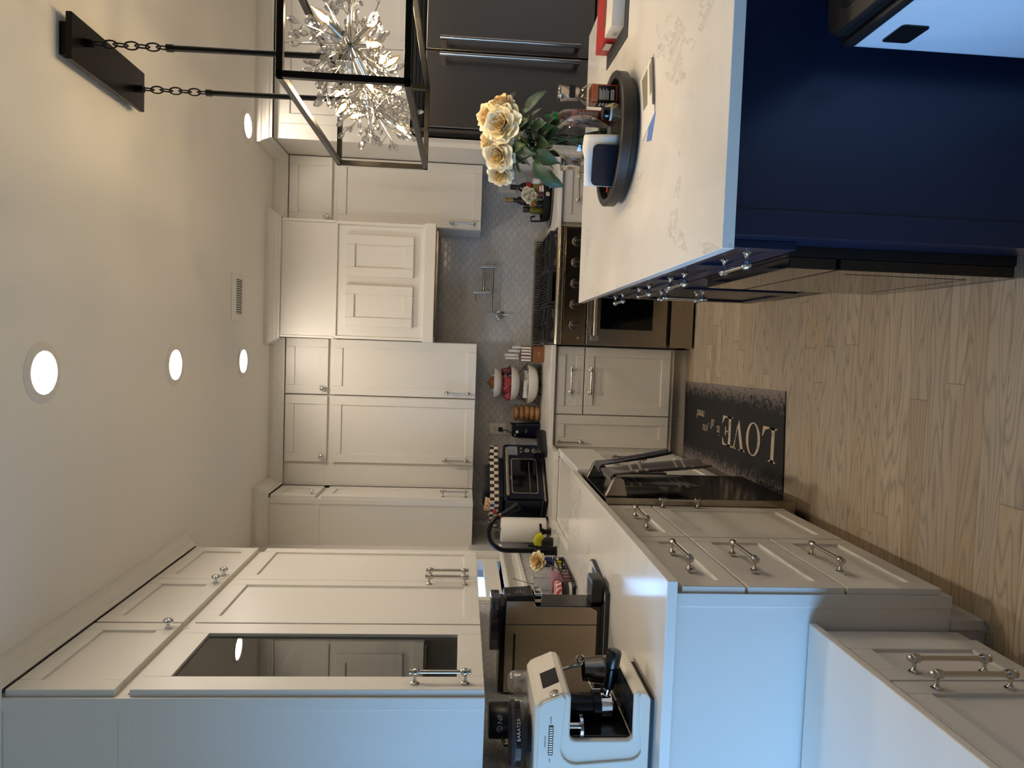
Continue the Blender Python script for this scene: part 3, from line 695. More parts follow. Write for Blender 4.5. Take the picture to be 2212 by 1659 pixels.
d = MB().box(RX0+0.004, RX1-0.004, 4.355, 4.40, 0.190, 0.704).build('oven_door', STEEL, t, bevel=0.003)
MB().box(0.145, 0.663, 4.353, 4.3555, 0.282, 0.618).build('window', BLACKG, d)
b = MB().cyl((0.075, 4.300, 0.662), (0.733, 4.300, 0.662), 0.0125, n=16)
for x in (0.085, 0.723): b.box(x-0.016, x+0.016, 4.288, 4.356, 0.638, 0.690)
b.build('handle', NICKEL, d, bevel=0.002)
MB().box(RX0+0.004, RX1-0.004, 4.358, 4.40, 0.018, 0.163).build('warming_drawer', STEEL, t, bevel=0.003)
MB().box(RX0+0.02, RX1-0.02, 4.385, 4.40, 0.163, 0.190).build('gap_strip', BLACKP, t)
b = MB().box(RX0, RX1, 4.950, 5.013, 0.905, 0.926).box(RX0, RX1, 5.003, 5.013, 0.905, 0.990).box(RX0, RX1, 4.950, 5.013, 0.982, 0.992)
n_ = 45
for i in range(n_+1): x = RX0+(RX1-RX0)*i/n_; b.box(max(RX0, x-0.0045), min(RX1, x+0.0045), 4.950, 4.962, 0.926, 0.982)
b.build('rear_vent', NICKEL, t); MB().box(RX0+0.004, RX1-0.004, 4.966, 5.002, 0.927, 0.981).build('vent_shadow_box', BLACKP, t)
for j, (gx0, gx1) in enumerate(((0.055, 0.288), (0.293, 0.515), (0.520, 0.753))):
    b = MB(); zt = 0.952
    for y in (4.405, 4.935): b.box(gx0, gx1, y-0.007, y+0.007, 0.925, zt)
    for x in (gx0+0.007, gx1-0.007): b.box(x-0.007, x+0.007, 4.405, 4.935, 0.925, zt)
    for x in (gx0+0.01, gx1-0.01):
        for y in (4.41, 4.67, 4.93): b.box(x-0.010, x+0.010, y-0.010, y+0.010, 0.905, 0.93)
    if j == 1:
        for i in range(9): x = gx0+0.03+i*(gx1-gx0-0.06)/8; b.box(x-0.005, x+0.005, 4.41, 4.93, 0.938, zt)
        b.box(gx0+0.02, gx1-0.02, 4.42, 4.92, 0.930, 0.938)
    else:
        xm = (gx0+gx1)/2
        b.box(gx0, gx1, 4.663, 4.677, 0.925, zt)
        for yc in (4.535, 4.805):
            for sx_, sy_ in ((-1,0), (1,0), (0,-1), (0,1)):
                L_ = (gx1-gx0)/2-0.008 if sx_ else 0.128
                b.tube([(xm+sx_*0.035, yc+sy_*0.035, zt-0.006), (xm+sx_*0.05, yc+sy_*0.05, zt+0.002), (xm+sx_*L_, yc+sy_*L_, zt-0.002)], [0.005, 0.0065, 0.0065], 6)
    b.build('grate', IRON, t, bevel=0.002, seg=1)
for x in (0.1715, 0.6365):
    for y in (4.535, 4.805): MB().lathe([(0.045, 0), (0.048, 0.006), (0.040, 0.014), (0.038, 0.020), (0.034, 0.024), (0.0, 0.025)], (x, y, 0.905), 24).build('burner', IRON, t)
# pot filler
t = thing('pot_filler', 'folded metal pot filler tap on the tiled wall above the stove', 'tap', (0.24, WY-0.012, 1.22))
b = MB().lathe([(0.033, 0), (0.033, 0.006), (0.028, 0.009), (0.0, 0.009)], (0.24, WY-0.012, 1.222), 26, (0,-1,0)).cyl((0.24, WY-0.012, 1.222), (0.24, 4.945, 1.222), 0.017)
b.cyl((0.24, 4.955, 1.205), (0.243, 4.955, 1.312), 0.0135).lathe([(0.0165, 0), (0.0165, 0.012), (0.012, 0.016), (0, 0.016)], (0.24, 4.945, 1.222), 20, (0,-1,0))
b.build('wall_mount', NICKEL, t)
MB().tube([(0.24, 4.935, 1.215), (0.24, 4.93, 1.185), (0.242, 4.925, 1.148)], 0.0048, 10).build('lever', NICKEL, t)
MB().cyl((0.243, 4.955, 1.285), (0.572, 4.94, 1.283), 0.0078).cyl((0.575, 4.94, 1.262), (0.573, 4.94, 1.368), 0.0135).build('arm', NICKEL, t)
MB().cyl((0.573, 4.94, 1.347), (0.395, 4.93, 1.347), 0.0078).cyl((0.393, 4.93, 1.308), (0.392, 4.93, 1.388), 0.0145).cyl((0.392, 4.93, 1.300), (0.392, 4.93, 1.395), 0.010).build('spout_arm', NICKEL, t)
MB().cyl((0.392, 4.93, 1.393), (0.392, 4.93, 1.415), 0.0105).cyl((0.392, 4.93, 1.404), (0.328, 4.925, 1.402), 0.0055).build('valve_lever', NICKEL, t)

# ------------------------------------------------------------------ dishwasher and its towels
DWM = brushed('black_stainless', '#2E2B29', 0.17, (2, 90, 90))
t = thing('dishwasher', 'dark stainless dishwasher with a bar handle holding kitchen towels', 'dishwasher', (-0.9, 3.06, 0))
MB().box(WX+0.05, -0.65, 2.785, 3.34, 0.07, 0.872).box(-0.72, -0.705, 2.776, 3.38, 0.0, 0.068).build('body', BLACKP, t)
d = MB().box(-0.648, -0.593, 2.779, 3.34, 0.072, 0.878).build('door', DWM, t, bevel=0.003)
MB().box(-0.650, -0.594, 2.7775, 2.7790, 0.074, 0.876).build('edge_trim', STEEL, d)
hd = MB().rbox(-0.541, -0.519, 2.825, 3.235, 0.806, 0.838, 0.009, 5, 'Y').build('handle', STEEL, t, bevel=0.002)
for y in (2.80, 3.225):
    MB().prism([(-0.594, 0.78), (-0.594, 0.872), (-0.525, 0.842), (-0.515, 0.830), (-0.515, 0.810), (-0.525, 0.796)], 'Y', y, y+0.028).build('bracket', STEEL, hd, bevel=0.003)
def towel_mat(name, base, stripes, along=2):
    t_ = NT(name); tc_ = t_.n('UVMap'); x = t_.n('SeparateXYZ'); t_.l(tc_.outputs[0], x.inputs[0])
    c_ = lin(base)+(1,); f = 0.0; col = None
    m_ = 0.0
    for p, w2 in stripes:
        q = t_.math('LESS_THAN', t_.math('ABSOLUTE', t_.math('SUBTRACT', x.outputs[1], p)), w2); m_ = q if isinstance(m_, float) else t_.math('MAXIMUM', m_, q)
    wv = t_.noise(t_.obj(), 260, 2); base_c = t_.mix(wv, tuple(v*0.7 for v in c_[:3])+(1,), tuple(v*1.25 for v in c_[:3])+(1,))
    t_.set(col=t_.mix(m_, base_c, lin('#8B7C68')+(1,)) if not isinstance(m_, float) else base_c, rough=0.95, sheen=0.25); t_.bump(wv, 0.5, 0.002); return t_.m
TOWB = towel_mat('brown_towel_cloth', '#39302C', [(0.06, 0.006), (0.10, 0.006), (0.30, 0.006), (0.345, 0.006), (0.62, 0.008), (0.67, 0.008), (0.86, 0.006), (0.90, 0.006)])
TOWN = towel_mat('navy_waffle_cloth', '#1B1B26', [])
def towel(name, mat, ya, yb, front, back, label, fl=0.06, amp=0.006, tw=0.0, waf=0.0, fan=0.0):
    """cloth over the bar: v=0 back hem, v=1 front hem"""
    nu, nv = 18, 40; xb, zb, r_ = -0.530, 0.822, 0.020; Lb, Lf = back, front; La = PI*r_; T = Lb+La+Lf
    def P(u, v):
        s_ = v*T; y = ya+(yb-ya)*u
        if s_ < Lb: h = Lb-s_; x, z = xb-r_-0.002+0.0*h, zb-h; hh = h
        elif s_ < Lb+La: a = (s_-Lb)/r_; x, z = xb-r_*math.cos(a), zb+r_*math.sin(a); hh = 0
        else: h = s_-Lb-La; x, z = xb+r_+fl*(h/Lf)**1.3, zb-h*math.sqrt(max(0.1, 1-(fl/Lf)**2)); hh = h
        y = y+(y-(ya+yb)/2)*fan*hh/0.36+tw*hh
        x += amp*math.sin(u*9+hh*6)*min(1, hh*8) if s_ >= Lb+La else (0.3*amp*math.sin(u*11)*min(1, hh*8))
        x += waf*math.sin(u*70)*math.sin(v*160)
        return (x, y+0.004*math.sin(hh*14+u*3), z)
    mb = MB().grid(P, nu, nv); o = mb.build(name, mat, None, solid=0.005)
    uv = o.data.uv_layers.new(name='UVMap')
    for l in o.data.loops:
        i = l.vertex_index; uv.data[l.index].uv = ((i//(nv+1))/nu, (i % (nv+1))/nv)
    return tag(o, label, 'towel', 'kitchen towels on the dishwasher bar')
towel('kitchen_towel', TOWB, 2.850, 3.02, 0.40, 0.35, 'brown kitchen towel with pale double stripes flaring over the dishwasher handle', fl=0.045, amp=0.012, tw=0.04, fan=0.55)
towel('kitchen_towel', TOWN, 3.095, 3.200, 0.33, 0.30, 'navy waffle-weave kitchen towel at the far end of the dishwasher handle', fl=0.055, amp=0.008, tw=0.12, waf=0.0016, fan=0.2)

# ------------------------------------------------------------------ floor mat
def mat_mat():
    t_ = NT('printed_mat'); X, P = t_.pos()
    n1 = t_.noise(P, 55.0, 6, 0.8); n2 = t_.noise(P, 9.0, 4, 0.7)
    e = t_.math('MINIMUM', t_.math('SUBTRACT', -0.155, X[0]), t_.math('SUBTRACT', X[0], -0.665))
    lim = t_.math('ADD', 0.012, t_.math('MULTIPLY', n2, 0.16))
    near = t_.n('MapRange'); near.inputs['From Min'].default_value = 0.14; near.inputs['From Max'].default_value = 0.0; t_.l(e, near.inputs['Value'])
    m_ = t_.math('MULTIPLY', near.outputs[0], t_.math('GREATER_THAN', t_.math('ADD', n1, t_.math('MULTIPLY', near.outputs[0], 0.22)), 0.62))
    m_ = t_.math('MULTIPLY', m_, t_.math('GREATER_THAN', t_.math('ADD', n2, t_.math('MULTIPLY', near.outputs[0], 0.35)), 0.56))
    t_.set(col=t_.mix(m_, lin('#1B1A1B')+(1,), lin('#8B7F78')+(1,)), rough=0.75); t_.bump(t_.noise(P, 600, 2), 0.3, 0.001); return t_.m
t = thing('kitchen_mat', 'long black kitchen mat with cream LOVE lettering on the floor before the sink', 'floor mat', (-0.41, 3.75, 0))
MB().prism([(-0.675, 3.035), (-0.150, 3.065), (-0.172, 4.485), (-0.690, 4.46)], 'Z', 0.0, 0.008).build('mat_body', mat_mat(), t, bevel=0.002)
def cream():
    t_ = NT('worn_cream_print'); X, P = t_.pos(); f = t_.math('GREATER_THAN', t_.noise(P, 26, 5, 0.8), 0.60)
    t_.set(col=t_.mix(f, lin('#C9B69C')+(1,), lin('#7D746A')+(1,)), rough=0.8); return t_.m
CREAM = cream()
# serif capitals drawn as polygons in a 0..w by 0..1 box
def serif(ch):
    Q = []
    def R(x0, x1, y0, y1): Q.append([(x0, y0), (x1, y0), (x1, y1), (x0, y1)])
    def S(xc, w, y, up):   # bracketed serif foot
        s_ = 1 if up else -1; Q.append([(xc-w, y), (xc+w, y), (xc+w*0.9, y+0.02*s_), (xc+0.07, y+0.07*s_), (xc-0.07, y+0.07*s_), (xc-w*0.9, y+0.02*s_)])
    if ch == 'L':
        R(0.12, 0.26, 0, 1); S(0.19, 0.19, 0, True); S(0.19, 0.19, 1, False); Q.append([(0.2, 0), (0.66, 0), (0.70, 0.30), (0.66, 0.30), (0.56, 0.10), (0.40, 0.045), (0.2, 0.045)]); w = 0.74
    if ch == 'V':
        Q.append([(0.08, 1), (0.24, 1), (0.46, 0.18), (0.38, 0.0)]); Q.append([(0.38, 0.0), (0.46, 0.18), (0.66, 1), (0.60, 1)]); S(0.16, 0.18, 1, False); S(0.63, 0.13, 1, False); w = 0.78
    if ch == 'E':
        R(0.12, 0.26, 0, 1); S(0.19, 0.19, 0, True); S(0.19, 0.19, 1, False)
        Q.append([(0.2, 0), (0.62, 0), (0.67, 0.27), (0.63, 0.27), (0.53, 0.09), (0.40, 0.045), (0.2, 0.045)]); Q.append([(0.2, 1), (0.60, 1), (0.63, 0.76), (0.59, 0.76), (0.51, 0.92), (0.40, 0.955), (0.2, 0.955)])
        R(0.2, 0.45, 0.49, 0.535); Q.append([(0.43, 0.36), (0.47, 0.36), (0.47, 0.67), (0.43, 0.67), (0.40, 0.55), (0.40, 0.47)]); w = 0.70
    if ch == 'O':
        n = 28; o = []; i_ = []
        for k_ in range(n):
            a = 2*PI*k_/n; o.append((0.40+0.36*math.cos(a), 0.5+0.52*math.sin(a))); i_.append((0.40+0.235*math.cos(a), 0.5+0.485*math.sin(a)))
        for k_ in range(n): j = (k_+1) % n; Q.append([o[k_], o[j], i_[j], i_[k_]])
        w = 0.80
    return Q, w
pen = 0.0
LY = 0.235          # letter width scale along the mat
for ch in 'LOVE':
    Q, w2 = serif(ch); b = MB()
    for q in Q: b.quad(*[(-0.330-y*0.163, 3.115+pen+x*LY, 0.0088) for x, y in q])
    b.build('letter', CREAM, t, recalc=False); pen += w2*LY*(1.0 if ch != 'V' else 0.92)
def onmat(y_start, x_base): return lambda x, y, z: (x_base-y, y_start+x, 0.0088)
for s_, sz, yy, xx, sh, sx_ in (('is', 0.085, 3.835, -0.398, 0.0, 0.95), ('all', 0.085, 3.925, -0.370, 0.3, 0.7), ('you', 0.08, 4.02, -0.415, 0.35, 0.8), ('need', 0.08, 4.09, -0.335, 0.35, 0.85)):
    text(s_, sz, onmat(yy, xx), 0, sh, sx_).build('lettering', CREAM, t, recalc=False)
# ------------------------------------------------------------------ bin
t = thing('trash_bin', 'tall white bin with a black rim and lid beside the island', 'bin', (0.9, 1.2, 0))
BINW = mk('white_bin_steel', '#CDD0D6', 0.28, 0.0, var=0.01)
MB().rbox(0.655, 1.06, 0.85, 1.455, 0.02, 0.682, 0.03, 6, 'Z').build('body', BINW, t)
b = MB().rbox(0.650, 1.065, 0.845, 1.462, 0.682, 0.705, 0.045, 6, 'Z').rbox(0.662, 1.05, 0.86, 1.448, 0.705, 0.738, 0.05, 6, 'Z').build('lid', mk('black_bin_lid', '#0B0A0A', 0.45, var=0.1), t, bevel=0.010, seg=3)
MB().rbox(0.70, 1.01, 0.90, 1.40, 0.737, 0.7395, 0.04, 6, 'Z').build('lid_flap', BLACKP, t)
MB().rbox(0.6525, 0.657, 1.325, 1.398, 0.588, 0.645, 0.008, 4, 'X').build('grip_slot', BLACKP, t)
MB().rbox(0.665, 1.05, 0.86, 1.445, 0.0, 0.02, 0.03, 6, 'Z').build('base', BLACKP, t)
# ------------------------------------------------------------------ things on the island
Z0 = ISZ
TRAYM = mk('black_stained_wood', '#1B1612', 0.42, var=0.2, scale=30)
TX, TY, TR = 0.765, 2.525, 0.232
t = thing('round_tray', 'round black wooden turntable tray with a raised rim on the island', 'tray', (TX, TY, Z0))
MB().lathe([(0.0, 0.0), (0.205, 0.0), (0.212, 0.004), (0.214, 0.022), (0.0, 0.022)], (TX, TY, Z0), 56).build('turntable_base', TRAYM, t)
MB().lathe([(0.0, 0.023), (0.224, 0.023), (0.231, 0.027), (TR, 0.060), (0.228, 0.064), (0.212, 0.064), (0.206, 0.060), (0.205, 0.036), (0.0, 0.036)], (TX, TY, Z0), 56).build('tray_dish', TRAYM, t)
ZT = Z0+0.0362
# vase
VX, VY = 0.790, 2.625
t = thing('glass_vase', 'clear gourd-shaped glass vase holding the cream roses', 'vase', (VX, VY, ZT))
vp = [(0.0, 0.002), (0.045, 0.002), (0.055, 0.006), (0.075, 0.045), (0.088, 0.09), (0.090, 0.125), (0.082, 0.155), (0.062, 0.182), (0.045, 0.200), (0.040, 0.212), (0.046, 0.232), (0.058, 0.252), (0.072, 0.268)]
MB().lathe(vp, (VX, VY, ZT), 40, caps=False).build('glass_body', thin_glass('vase_glass', (0.97,0.98,0.97), 0.07, 0.75), t)
WATER = thin_glass('vase_water', (0.90, 0.93, 0.90), 0.03, 0.25)
MB().lathe([(0.0, 0.006), (0.050, 0.008), (0.070, 0.046), (0.083, 0.088), (0.0, 0.090)], (VX, VY, ZT), 32, caps=False).build('water', WATER, t)
# roses
def petal_mat():
    t_ = NT('cream_rose_petal'); v = t_.obj(); g = t_.n('TexCoord'); x = t_.n('SeparateXYZ'); t_.l(g.outputs['Object'], x.inputs[0])
    r_ = t_.math('SQRT', t_.math('ADD', t_.math('POWER', x.outputs[0], 2.0), t_.math('POWER', x.outputs[1], 2.0)))
    f = t_.math('MINIMUM', 1.0, t_.math('DIVIDE', r_, 0.05))
    c_ = t_.mix(f, lin('#F0CC7C')+(1,), lin('#F8ECCB')+(1,)); t_.set(col=c_, rough=0.6)
    t_.bump(t_.noise(v, 120, 3), 0.15, 0.002); return t_.m
PETAL = petal_mat()
LEAF = mk('rose_leaf', '#2E4526', 0.42, var=0.35, scale=40, bump=0.2, bscale=200)
STEM = mk('rose_stem', '#3D5430', 0.5, var=0.2, scale=30)
def bloom(rn, R):
    """ruffled petals in nested rings around +Z, flower centre at the origin"""
    mb = MB()
    for n_, tilt, L, hw, z0 in ((3, 0.02, 0.62, 1.15, 0.02), (4, 0.16, 0.72, 0.95, 0.0), (5, 0.36, 0.84, 0.82, -0.03), (6, 0.62, 0.96, 0.70, -0.06), (7, 0.92, 1.06, 0.62, -0.08), (8, 1.22, 1.08, 0.54, -0.09)):
        off = rn.uniform(0, 6)
        for i in range(n_):
            az = off+2*PI*i/n_+rn.uniform(-0.12, 0.12); tl = tilt+rn.uniform(-0.09, 0.09); LL = R*L*rn.uniform(0.93, 1.05); ph = rn.uniform(0, 6)
            prof = []; r_, z = R*0.03, -R*0.36; st = 10
            for k_ in range(st+1):
                prof.append((r_, z)); v = k_/st; th = (tl+0.75*(1-v)**2) if v < 0.72 else tl+(v-0.72)*(1.2+1.9*min(1, tilt))
                r_ += LL/st*math.sin(th); z += LL/st*math.cos(th)
            def P(u, v, az=az, prof=prof, ph=ph, hw=hw, LL=LL, z0=z0, tilt=tilt):
                s_ = (u-0.5)*2; vv = v*(1-0.16*s_*s_-0.05*abs(math.sin(s_*4+ph)))
                f = vv*10; k_ = min(9, int(f)); f -= k_; r2 = prof[k_][0]*(1-f)+prof[k_+1][0]*f; z2 = prof[k_][1]*(1-f)+prof[k_+1][1]*f
                e_ = max(0, v-0.45)/0.55; r2 *= 1-0.10*s_*s_; r2 += R*0.045*math.sin(s_*5.5+ph)*e_; z2 += R*0.05*math.sin(s_*6.5+ph*2)*e_+R*z0
                a = az+s_*hw*(0.55+0.45*math.sin(min(1, v*1.1)*PI*0.55)); return (r2*math.cos(a), r2*math.sin(a), z2)
            mb.grid(P, 8, 8)
    return mb
def leaf(mb, p, d, n_, L, W):
    """leaf blade from p along d, n_ its upward normal; folded along the rib"""
    p = Vector(p); d = Vector(d).normalized(); n_ = Vector(n_); sd = d.cross(n_).normalized(); up = sd.cross(d)
    def P(u, v):
        w2 = W*math.sin(PI*min(1, v*0.97+0.015))**0.75*(1-0.25*v); s_ = (u-0.5)*2
        return tuple(p+d*(L*v)+sd*(s_*w2*(1+0.06*math.sin(v*40)))+up*(abs(s_)*w2*0.35-L*0.28*v*v))
    mb.grid(P, 4, 10)
rn = random.Random(5)
def rose(c_, axis, R, label, stem_to, leaves=2, group='cream roses in the glass vase', mid=None):
    c_ = Vector(c_); ax = Vector(axis).normalized()
    t = thing('rose', label, 'flower', c_, group=group)
    q = Vector((0,0,1)).rotation_difference(ax)
    mb = bloom(rn, R); o = mb.build('bloom', PETAL, None, recalc=False, ang=180); 
    off = Vector(o.location); 
    for v in o.data.vertices: v.co = v.co+off
    o.location = (0,0,0); o.parent = t; o.rotation_mode = 'QUATERNION'; o.rotation_quaternion = q
    md = o.modifiers.new('u', 'SUBSURF'); md.levels = 1; md.render_levels = 1
    st = Vector(stem_to); b0 = c_-ax*R*0.32
    pts = [b0, b0-ax*0.03] + ([Vector(m_) for m_ in mid] if mid else []) + [st]
    mb = MB().tube(pts, [0.0042]+[0.0034]*(len(pts)-1), 7)
    mb.lathe([(0.004, -0.012), (0.012, -0.002), (0.016, 0.008)], tuple(b0), 8, tuple(ax), caps=False)
    for k_ in range(5):
        a = 2*PI*k_/5; u_ = ax.orthogonal().normalized(); u_ = Matrix.Rotation(a, 3, ax) @ u_; leaf(mb, b0, u_*0.8-ax*0.35, ax, R*0.55, R*0.13)
    mb.build('stem', STEM, t, recalc=False)
    if leaves:
        mb = MB()
        for k_ in range(leaves):
            f = rn.uniform(0.12, 0.75); p = b0.lerp(Vector(pts[2]) if len(pts) > 2 else st, f)
            a = rn.uniform(0, 2*PI); d = Vector((math.cos(a), math.sin(a)*0.8, rn.uniform(-0.5, 0.25)))
            mb.tube([p, p+d*0.03], 0.0014, 5); leaf(mb, p+d*0.028, d, (0,0,1), rn.uniform(0.06, 0.085), rn.uniform(0.02, 0.028))
        mb.build('leaves', LEAF, t, recalc=False)
    return t
nk = (VX, VY, ZT+0.21); ZB = ZT+0.03
def vst(dx, dy): return [(VX+dx*0.45, VY+dy*0.45, ZT+0.215), (VX-dx*0.6, VY-dy*0.6, ZT+0.10)], (VX-dx*1.1, VY-dy*1.1, ZT+0.02)
for c_, ax, R, lb, dx, dy, nl in (
    ((0.815, 2.560, 1.368), (-0.08, -0.88, 0.42), 0.078, 'large open cream rose facing forward in the middle of the vase bouquet', 0.00, -0.03, 3),
    ((0.708, 2.595, 1.375), (-0.35, -0.80, 0.48), 0.064, 'open cream rose just left of the bouquet middle, tight yellow heart', -0.03, -0.01, 3),
    ((0.648, 2.640, 1.362), (-0.55, -0.78, 0.25), 0.050, 'leftmost cream rose of the vase bouquet, drooping outward', -0.035, 0.01, 2),
    ((0.868, 2.640, 1.420), (0.15, -0.60, 0.78), 0.062, 'cream rose at the top right of the vase bouquet', 0.02, 0.02, 2),
    ((0.905, 2.590, 1.372), (0.65, -0.60, 0.45), 0.050, 'rightmost cream rose of the vase bouquet, seen side-on', 0.035, -0.01, 3),
    ((0.770, 2.640, 1.415), (-0.10, -0.25, 0.95), 0.066, 'cream rose at the top of the bouquet, opening upward behind the big one', 0.0, 0.03, 2),
    ((0.800, 2.715, 1.385), (0.1, 0.5, 0.8), 0.062, 'cream rose at the back of the bouquet, mostly hidden', 0.01, 0.035, 3)):
    md, st = vst(dx, dy); rose(c_, ax, R, lb, st, nl, mid=md)
t = thing('rose_foliage', 'loose dark green rose leaves crowding the neck of the glass vase', 'leaves', (VX, VY, ZT+0.2)); mb = MB()
t['kind'] = 'stuff'
for i in range(30):
    a = rn.uniform(0, 2*PI); z = ZT+rn.uniform(0.225, 0.375); r_ = 0.02+0.035*max(0, (z-ZT-0.22)/0.15); d = Vector((math.cos(a), math.sin(a), rn.uniform(-0.8, 0.1)))
    leaf(mb, (VX+r_*math.cos(a), VY+r_*math.sin(a), z), d, (0,0,1), rn.uniform(0.065, 0.10), rn.uniform(0.022, 0.032))
for x, y, z, d in ((0.86, 2.58, 1.275, (0.6, -0.3, -0.35)), (0.72, 2.57, 1.25, (-0.4, -0.4, -0.75)), (0.69, 2.58, 1.24, (-0.7, -0.2, -0.5)), (0.665, 2.6, 1.215, (-0.55, -0.1, -0.65))): leaf(mb, (x, y, z), d, (0, -0.5, 0.8), 0.105, 0.032)
for i in range(7):
    a = rn.uniform(0, 2*PI); leaf(mb, (VX+0.03*math.cos(a), VY+0.03*math.sin(a), ZT+rn.uniform(0.06, 0.14)), (math.cos(a)*0.4, math.sin(a)*0.4, -0.7), (math.cos(a), math.sin(a), 0.4), 0.07, 0.024)
mb.build('foliage', LEAF, t, recalc=False)
# sauce bottle with steel stopper
SAUCE = mk('amber_sauce', '#9A4A1C', 0.12, var=0.1, coat=0.6); LABELK = mk('black_label', '#0B0C10', 0.35, var=0.1); LABW = mk('white_label', '#D9D6D0', 0.5, var=0.03)
REDS = mk('chilli_sauce', '#B5451D', 0.15, var=0.15, coat=0.5); GREEN = mk('green_cap', '#0F7A3C', 0.35, var=0.05); DKRED = mk('dark_red_label', '#5A1A12', 0.3, var=0.15, scale=60)
def topper(c_, t, z):
    MB().lathe([(0.022, z), (0.023, z+0.004), (0.024, z+0.042), (0.0275, z+0.062), (0.029, z+0.066), (0.029, z+0.071), (0.026, z+0.075), (0.0, z+0.075)], c_, 26).build('steel_stopper', brushed('stopper_steel_%d' % int(c_[0]*1000), '#B9B0A2', 0.2, (40, 40, 2)), t)
BX, BY = 0.925, 2.535
t = thing('sauce_bottle', 'square amber sauce bottle with a tall steel stopper and black label', 'bottle', (BX, BY, ZT))
MB().rbox(BX-0.033, BX+0.033, BY-0.033, BY+0.033, ZT+0.001, ZT+0.098, 0.012, 5, 'Z').build('liquid', SAUCE, t, bevel=0.004)
b = MB(); secs = [(0.0335, 0.098, 0.012), (0.0325, 0.108, 0.014), (0.026, 0.122, 0.018), (0.017, 0.134, 0.016), (0.0145, 0.142, 0.014)]; n_ = 24
rings = []
for hw, z, r_ in secs: rings.append([(BX+x, BY+y, ZT+z) for x, y in rrect(-hw, hw, -hw, hw, min(r_, hw*0.98), 5)])
m_ = len(rings[0]); b.add([v for r_ in rings for v in r_], [(i*m_+j, i*m_+(j+1) % m_, (i+1)*m_+(j+1) % m_, (i+1)*m_+j) for i in range(len(rings)-1) for j in range(m_)], True)
b.build('glass_neck', thin_glass('bottle_glass', (0.93, 0.92, 0.85), 0.10, 0.6), t)
topper((BX, BY, ZT), t, 0.140)
MB().box(BX-0.0215, BX+0.0215, BY-0.0255, BY-0.0225, ZT+0.155, ZT+0.176).build('stopper_label', LABELK, t)
lb = MB().box(BX-0.0345, BX+0.024, BY-0.0345, BY-0.0332, ZT+0.012, ZT+0.074).box(BX-0.0345, BX-0.0332, BY-0.0345, BY+0.02, ZT+0.012, ZT+0.074).build('label', LABELK, t)
b = MB()
for i in range(9): b.box(BX-0.026, BX+0.014-0.004*(i % 3), BY-0.0352, BY-0.0346, ZT+0.068-i*0.004, ZT+0.0695-i*0.004)
b.box(BX-0.026, BX+0.010, BY-0.0352, BY-0.0346, ZT+0.017, ZT+0.029)
for i in range(4): b.box(BX-0.0352, BX-0.0346, BY-0.025, BY+0.008-0.006*(i % 2), ZT+0.060-i*0.011, ZT+0.066-i*0.011)
b.build('label_print', LABW, lb)
b = MB()
for i in range(12): b.box(BX-0.024+i*0.0028, BX-0.0228+i*0.0028, BY-0.0355, BY-0.0351, ZT+0.019, ZT+0.027)
b.build('barcode', LABELK, lb)
# chilli sauce
SX, SY = 0.893, 2.690
t = thing('chilli_sauce_bottle', 'squeeze bottle of red chilli sauce with a green pointed cap', 'bottle', (SX, SY, ZT))
MB().lathe([(0.0, 0.0000), (0.029, 0.0011), (0.031, 0.0068), (0.031, 0.1345), (0.0, 0.1345)], (SX, SY, ZT), 28).build('sauce', REDS, t)
MB().lathe([(0.0313, 0.1140), (0.0315, 0.1391), (0.0285, 0.1653), (0.021, 0.1824), (0.0135, 0.1915), (0.0135, 0.1984)], (SX, SY, ZT), 28, caps=False).build('clear_shoulder', thin_glass('bottle_plastic', (0.98, 0.92, 0.85), 0.10, 0.6), t)
MB().lathe([(0.017, 0.1938), (0.017, 0.2143), (0.010, 0.2166), (0.007, 0.2257), (0.0025, 0.2462), (0.0, 0.2474)], (SX, SY, ZT), 22).build('cap', GREEN, t)
lb = MB().lathe([(0.0317, 0.0228), (0.0317, 0.1231)], (SX, SY, ZT), 28, caps=False).build('label', DKRED, t)
b = MB()
for i in range(14):
    z = ZT+0.116-i*0.0054; a0, a1 = -2.15, -0.95-0.12*(i % 3)
    pts = [(SX+0.0319*math.cos(a0+(a1-a0)*k_/6), SY+0.0319*math.sin(a0+(a1-a0)*k_/6)) for k_ in range(7)]
    for p, q in zip(pts, pts[1:]): b.quad((p[0], p[1], z), (q[0], q[1], z), (q[0], q[1], z+0.0016), (p[0], p[1], z+0.0016))
b.build('label_print', LABW, lb, recalc=False)
# second steel-topped bottle, behind
t = thing('oil_bottle', 'steel-topped glass bottle behind the vase on the left', 'bottle', (0.722, 2.70, ZT))
MB().rbox(0.722-0.030, 0.722+0.030, 2.67, 2.73, ZT+0.001, ZT+0.098, 0.012, 5, 'Z').build('glass_body', thin_glass('oil_glass', (0.85, 0.80, 0.70), 0.10, 0.6), t)
topper((0.722, 2.70, ZT), t, 0.099)
# toothpick jar, speckled shaker
t = thing('toothpick_jar', 'small clear jar of toothpicks with a black cap and white ring', 'jar', (0.835, 2.455, ZT))
MB().lathe([(0.0, 0.0), (0.020, 0.0), (0.021, 0.004), (0.021, 0.034)], (0.835, 2.455, ZT), 22, caps=False).build('jar_body', GLASS, t)
MB().lathe([(0.0225, 0.034), (0.0225, 0.042)], (0.835, 2.455, ZT), 22).build('ring', WHITEP, t)
MB().lathe([(0.0235, 0.042), (0.0235, 0.058), (0.021, 0.064), (0.012, 0.067), (0.0, 0.067)], (0.835, 2.455, ZT), 22).build('cap', BLACKG, t)
b = MB()
for i in range(22): a = rn.uniform(0, 6.3); r_ = rn.uniform(0, 0.016); b.cyl((0.835+r_*math.cos(a), 2.455+r_*math.sin(a), ZT+0.001), (0.835+0.014*math.cos(a+1), 2.455+0.014*math.sin(a+1), ZT+0.040), 0.0009, n=5)
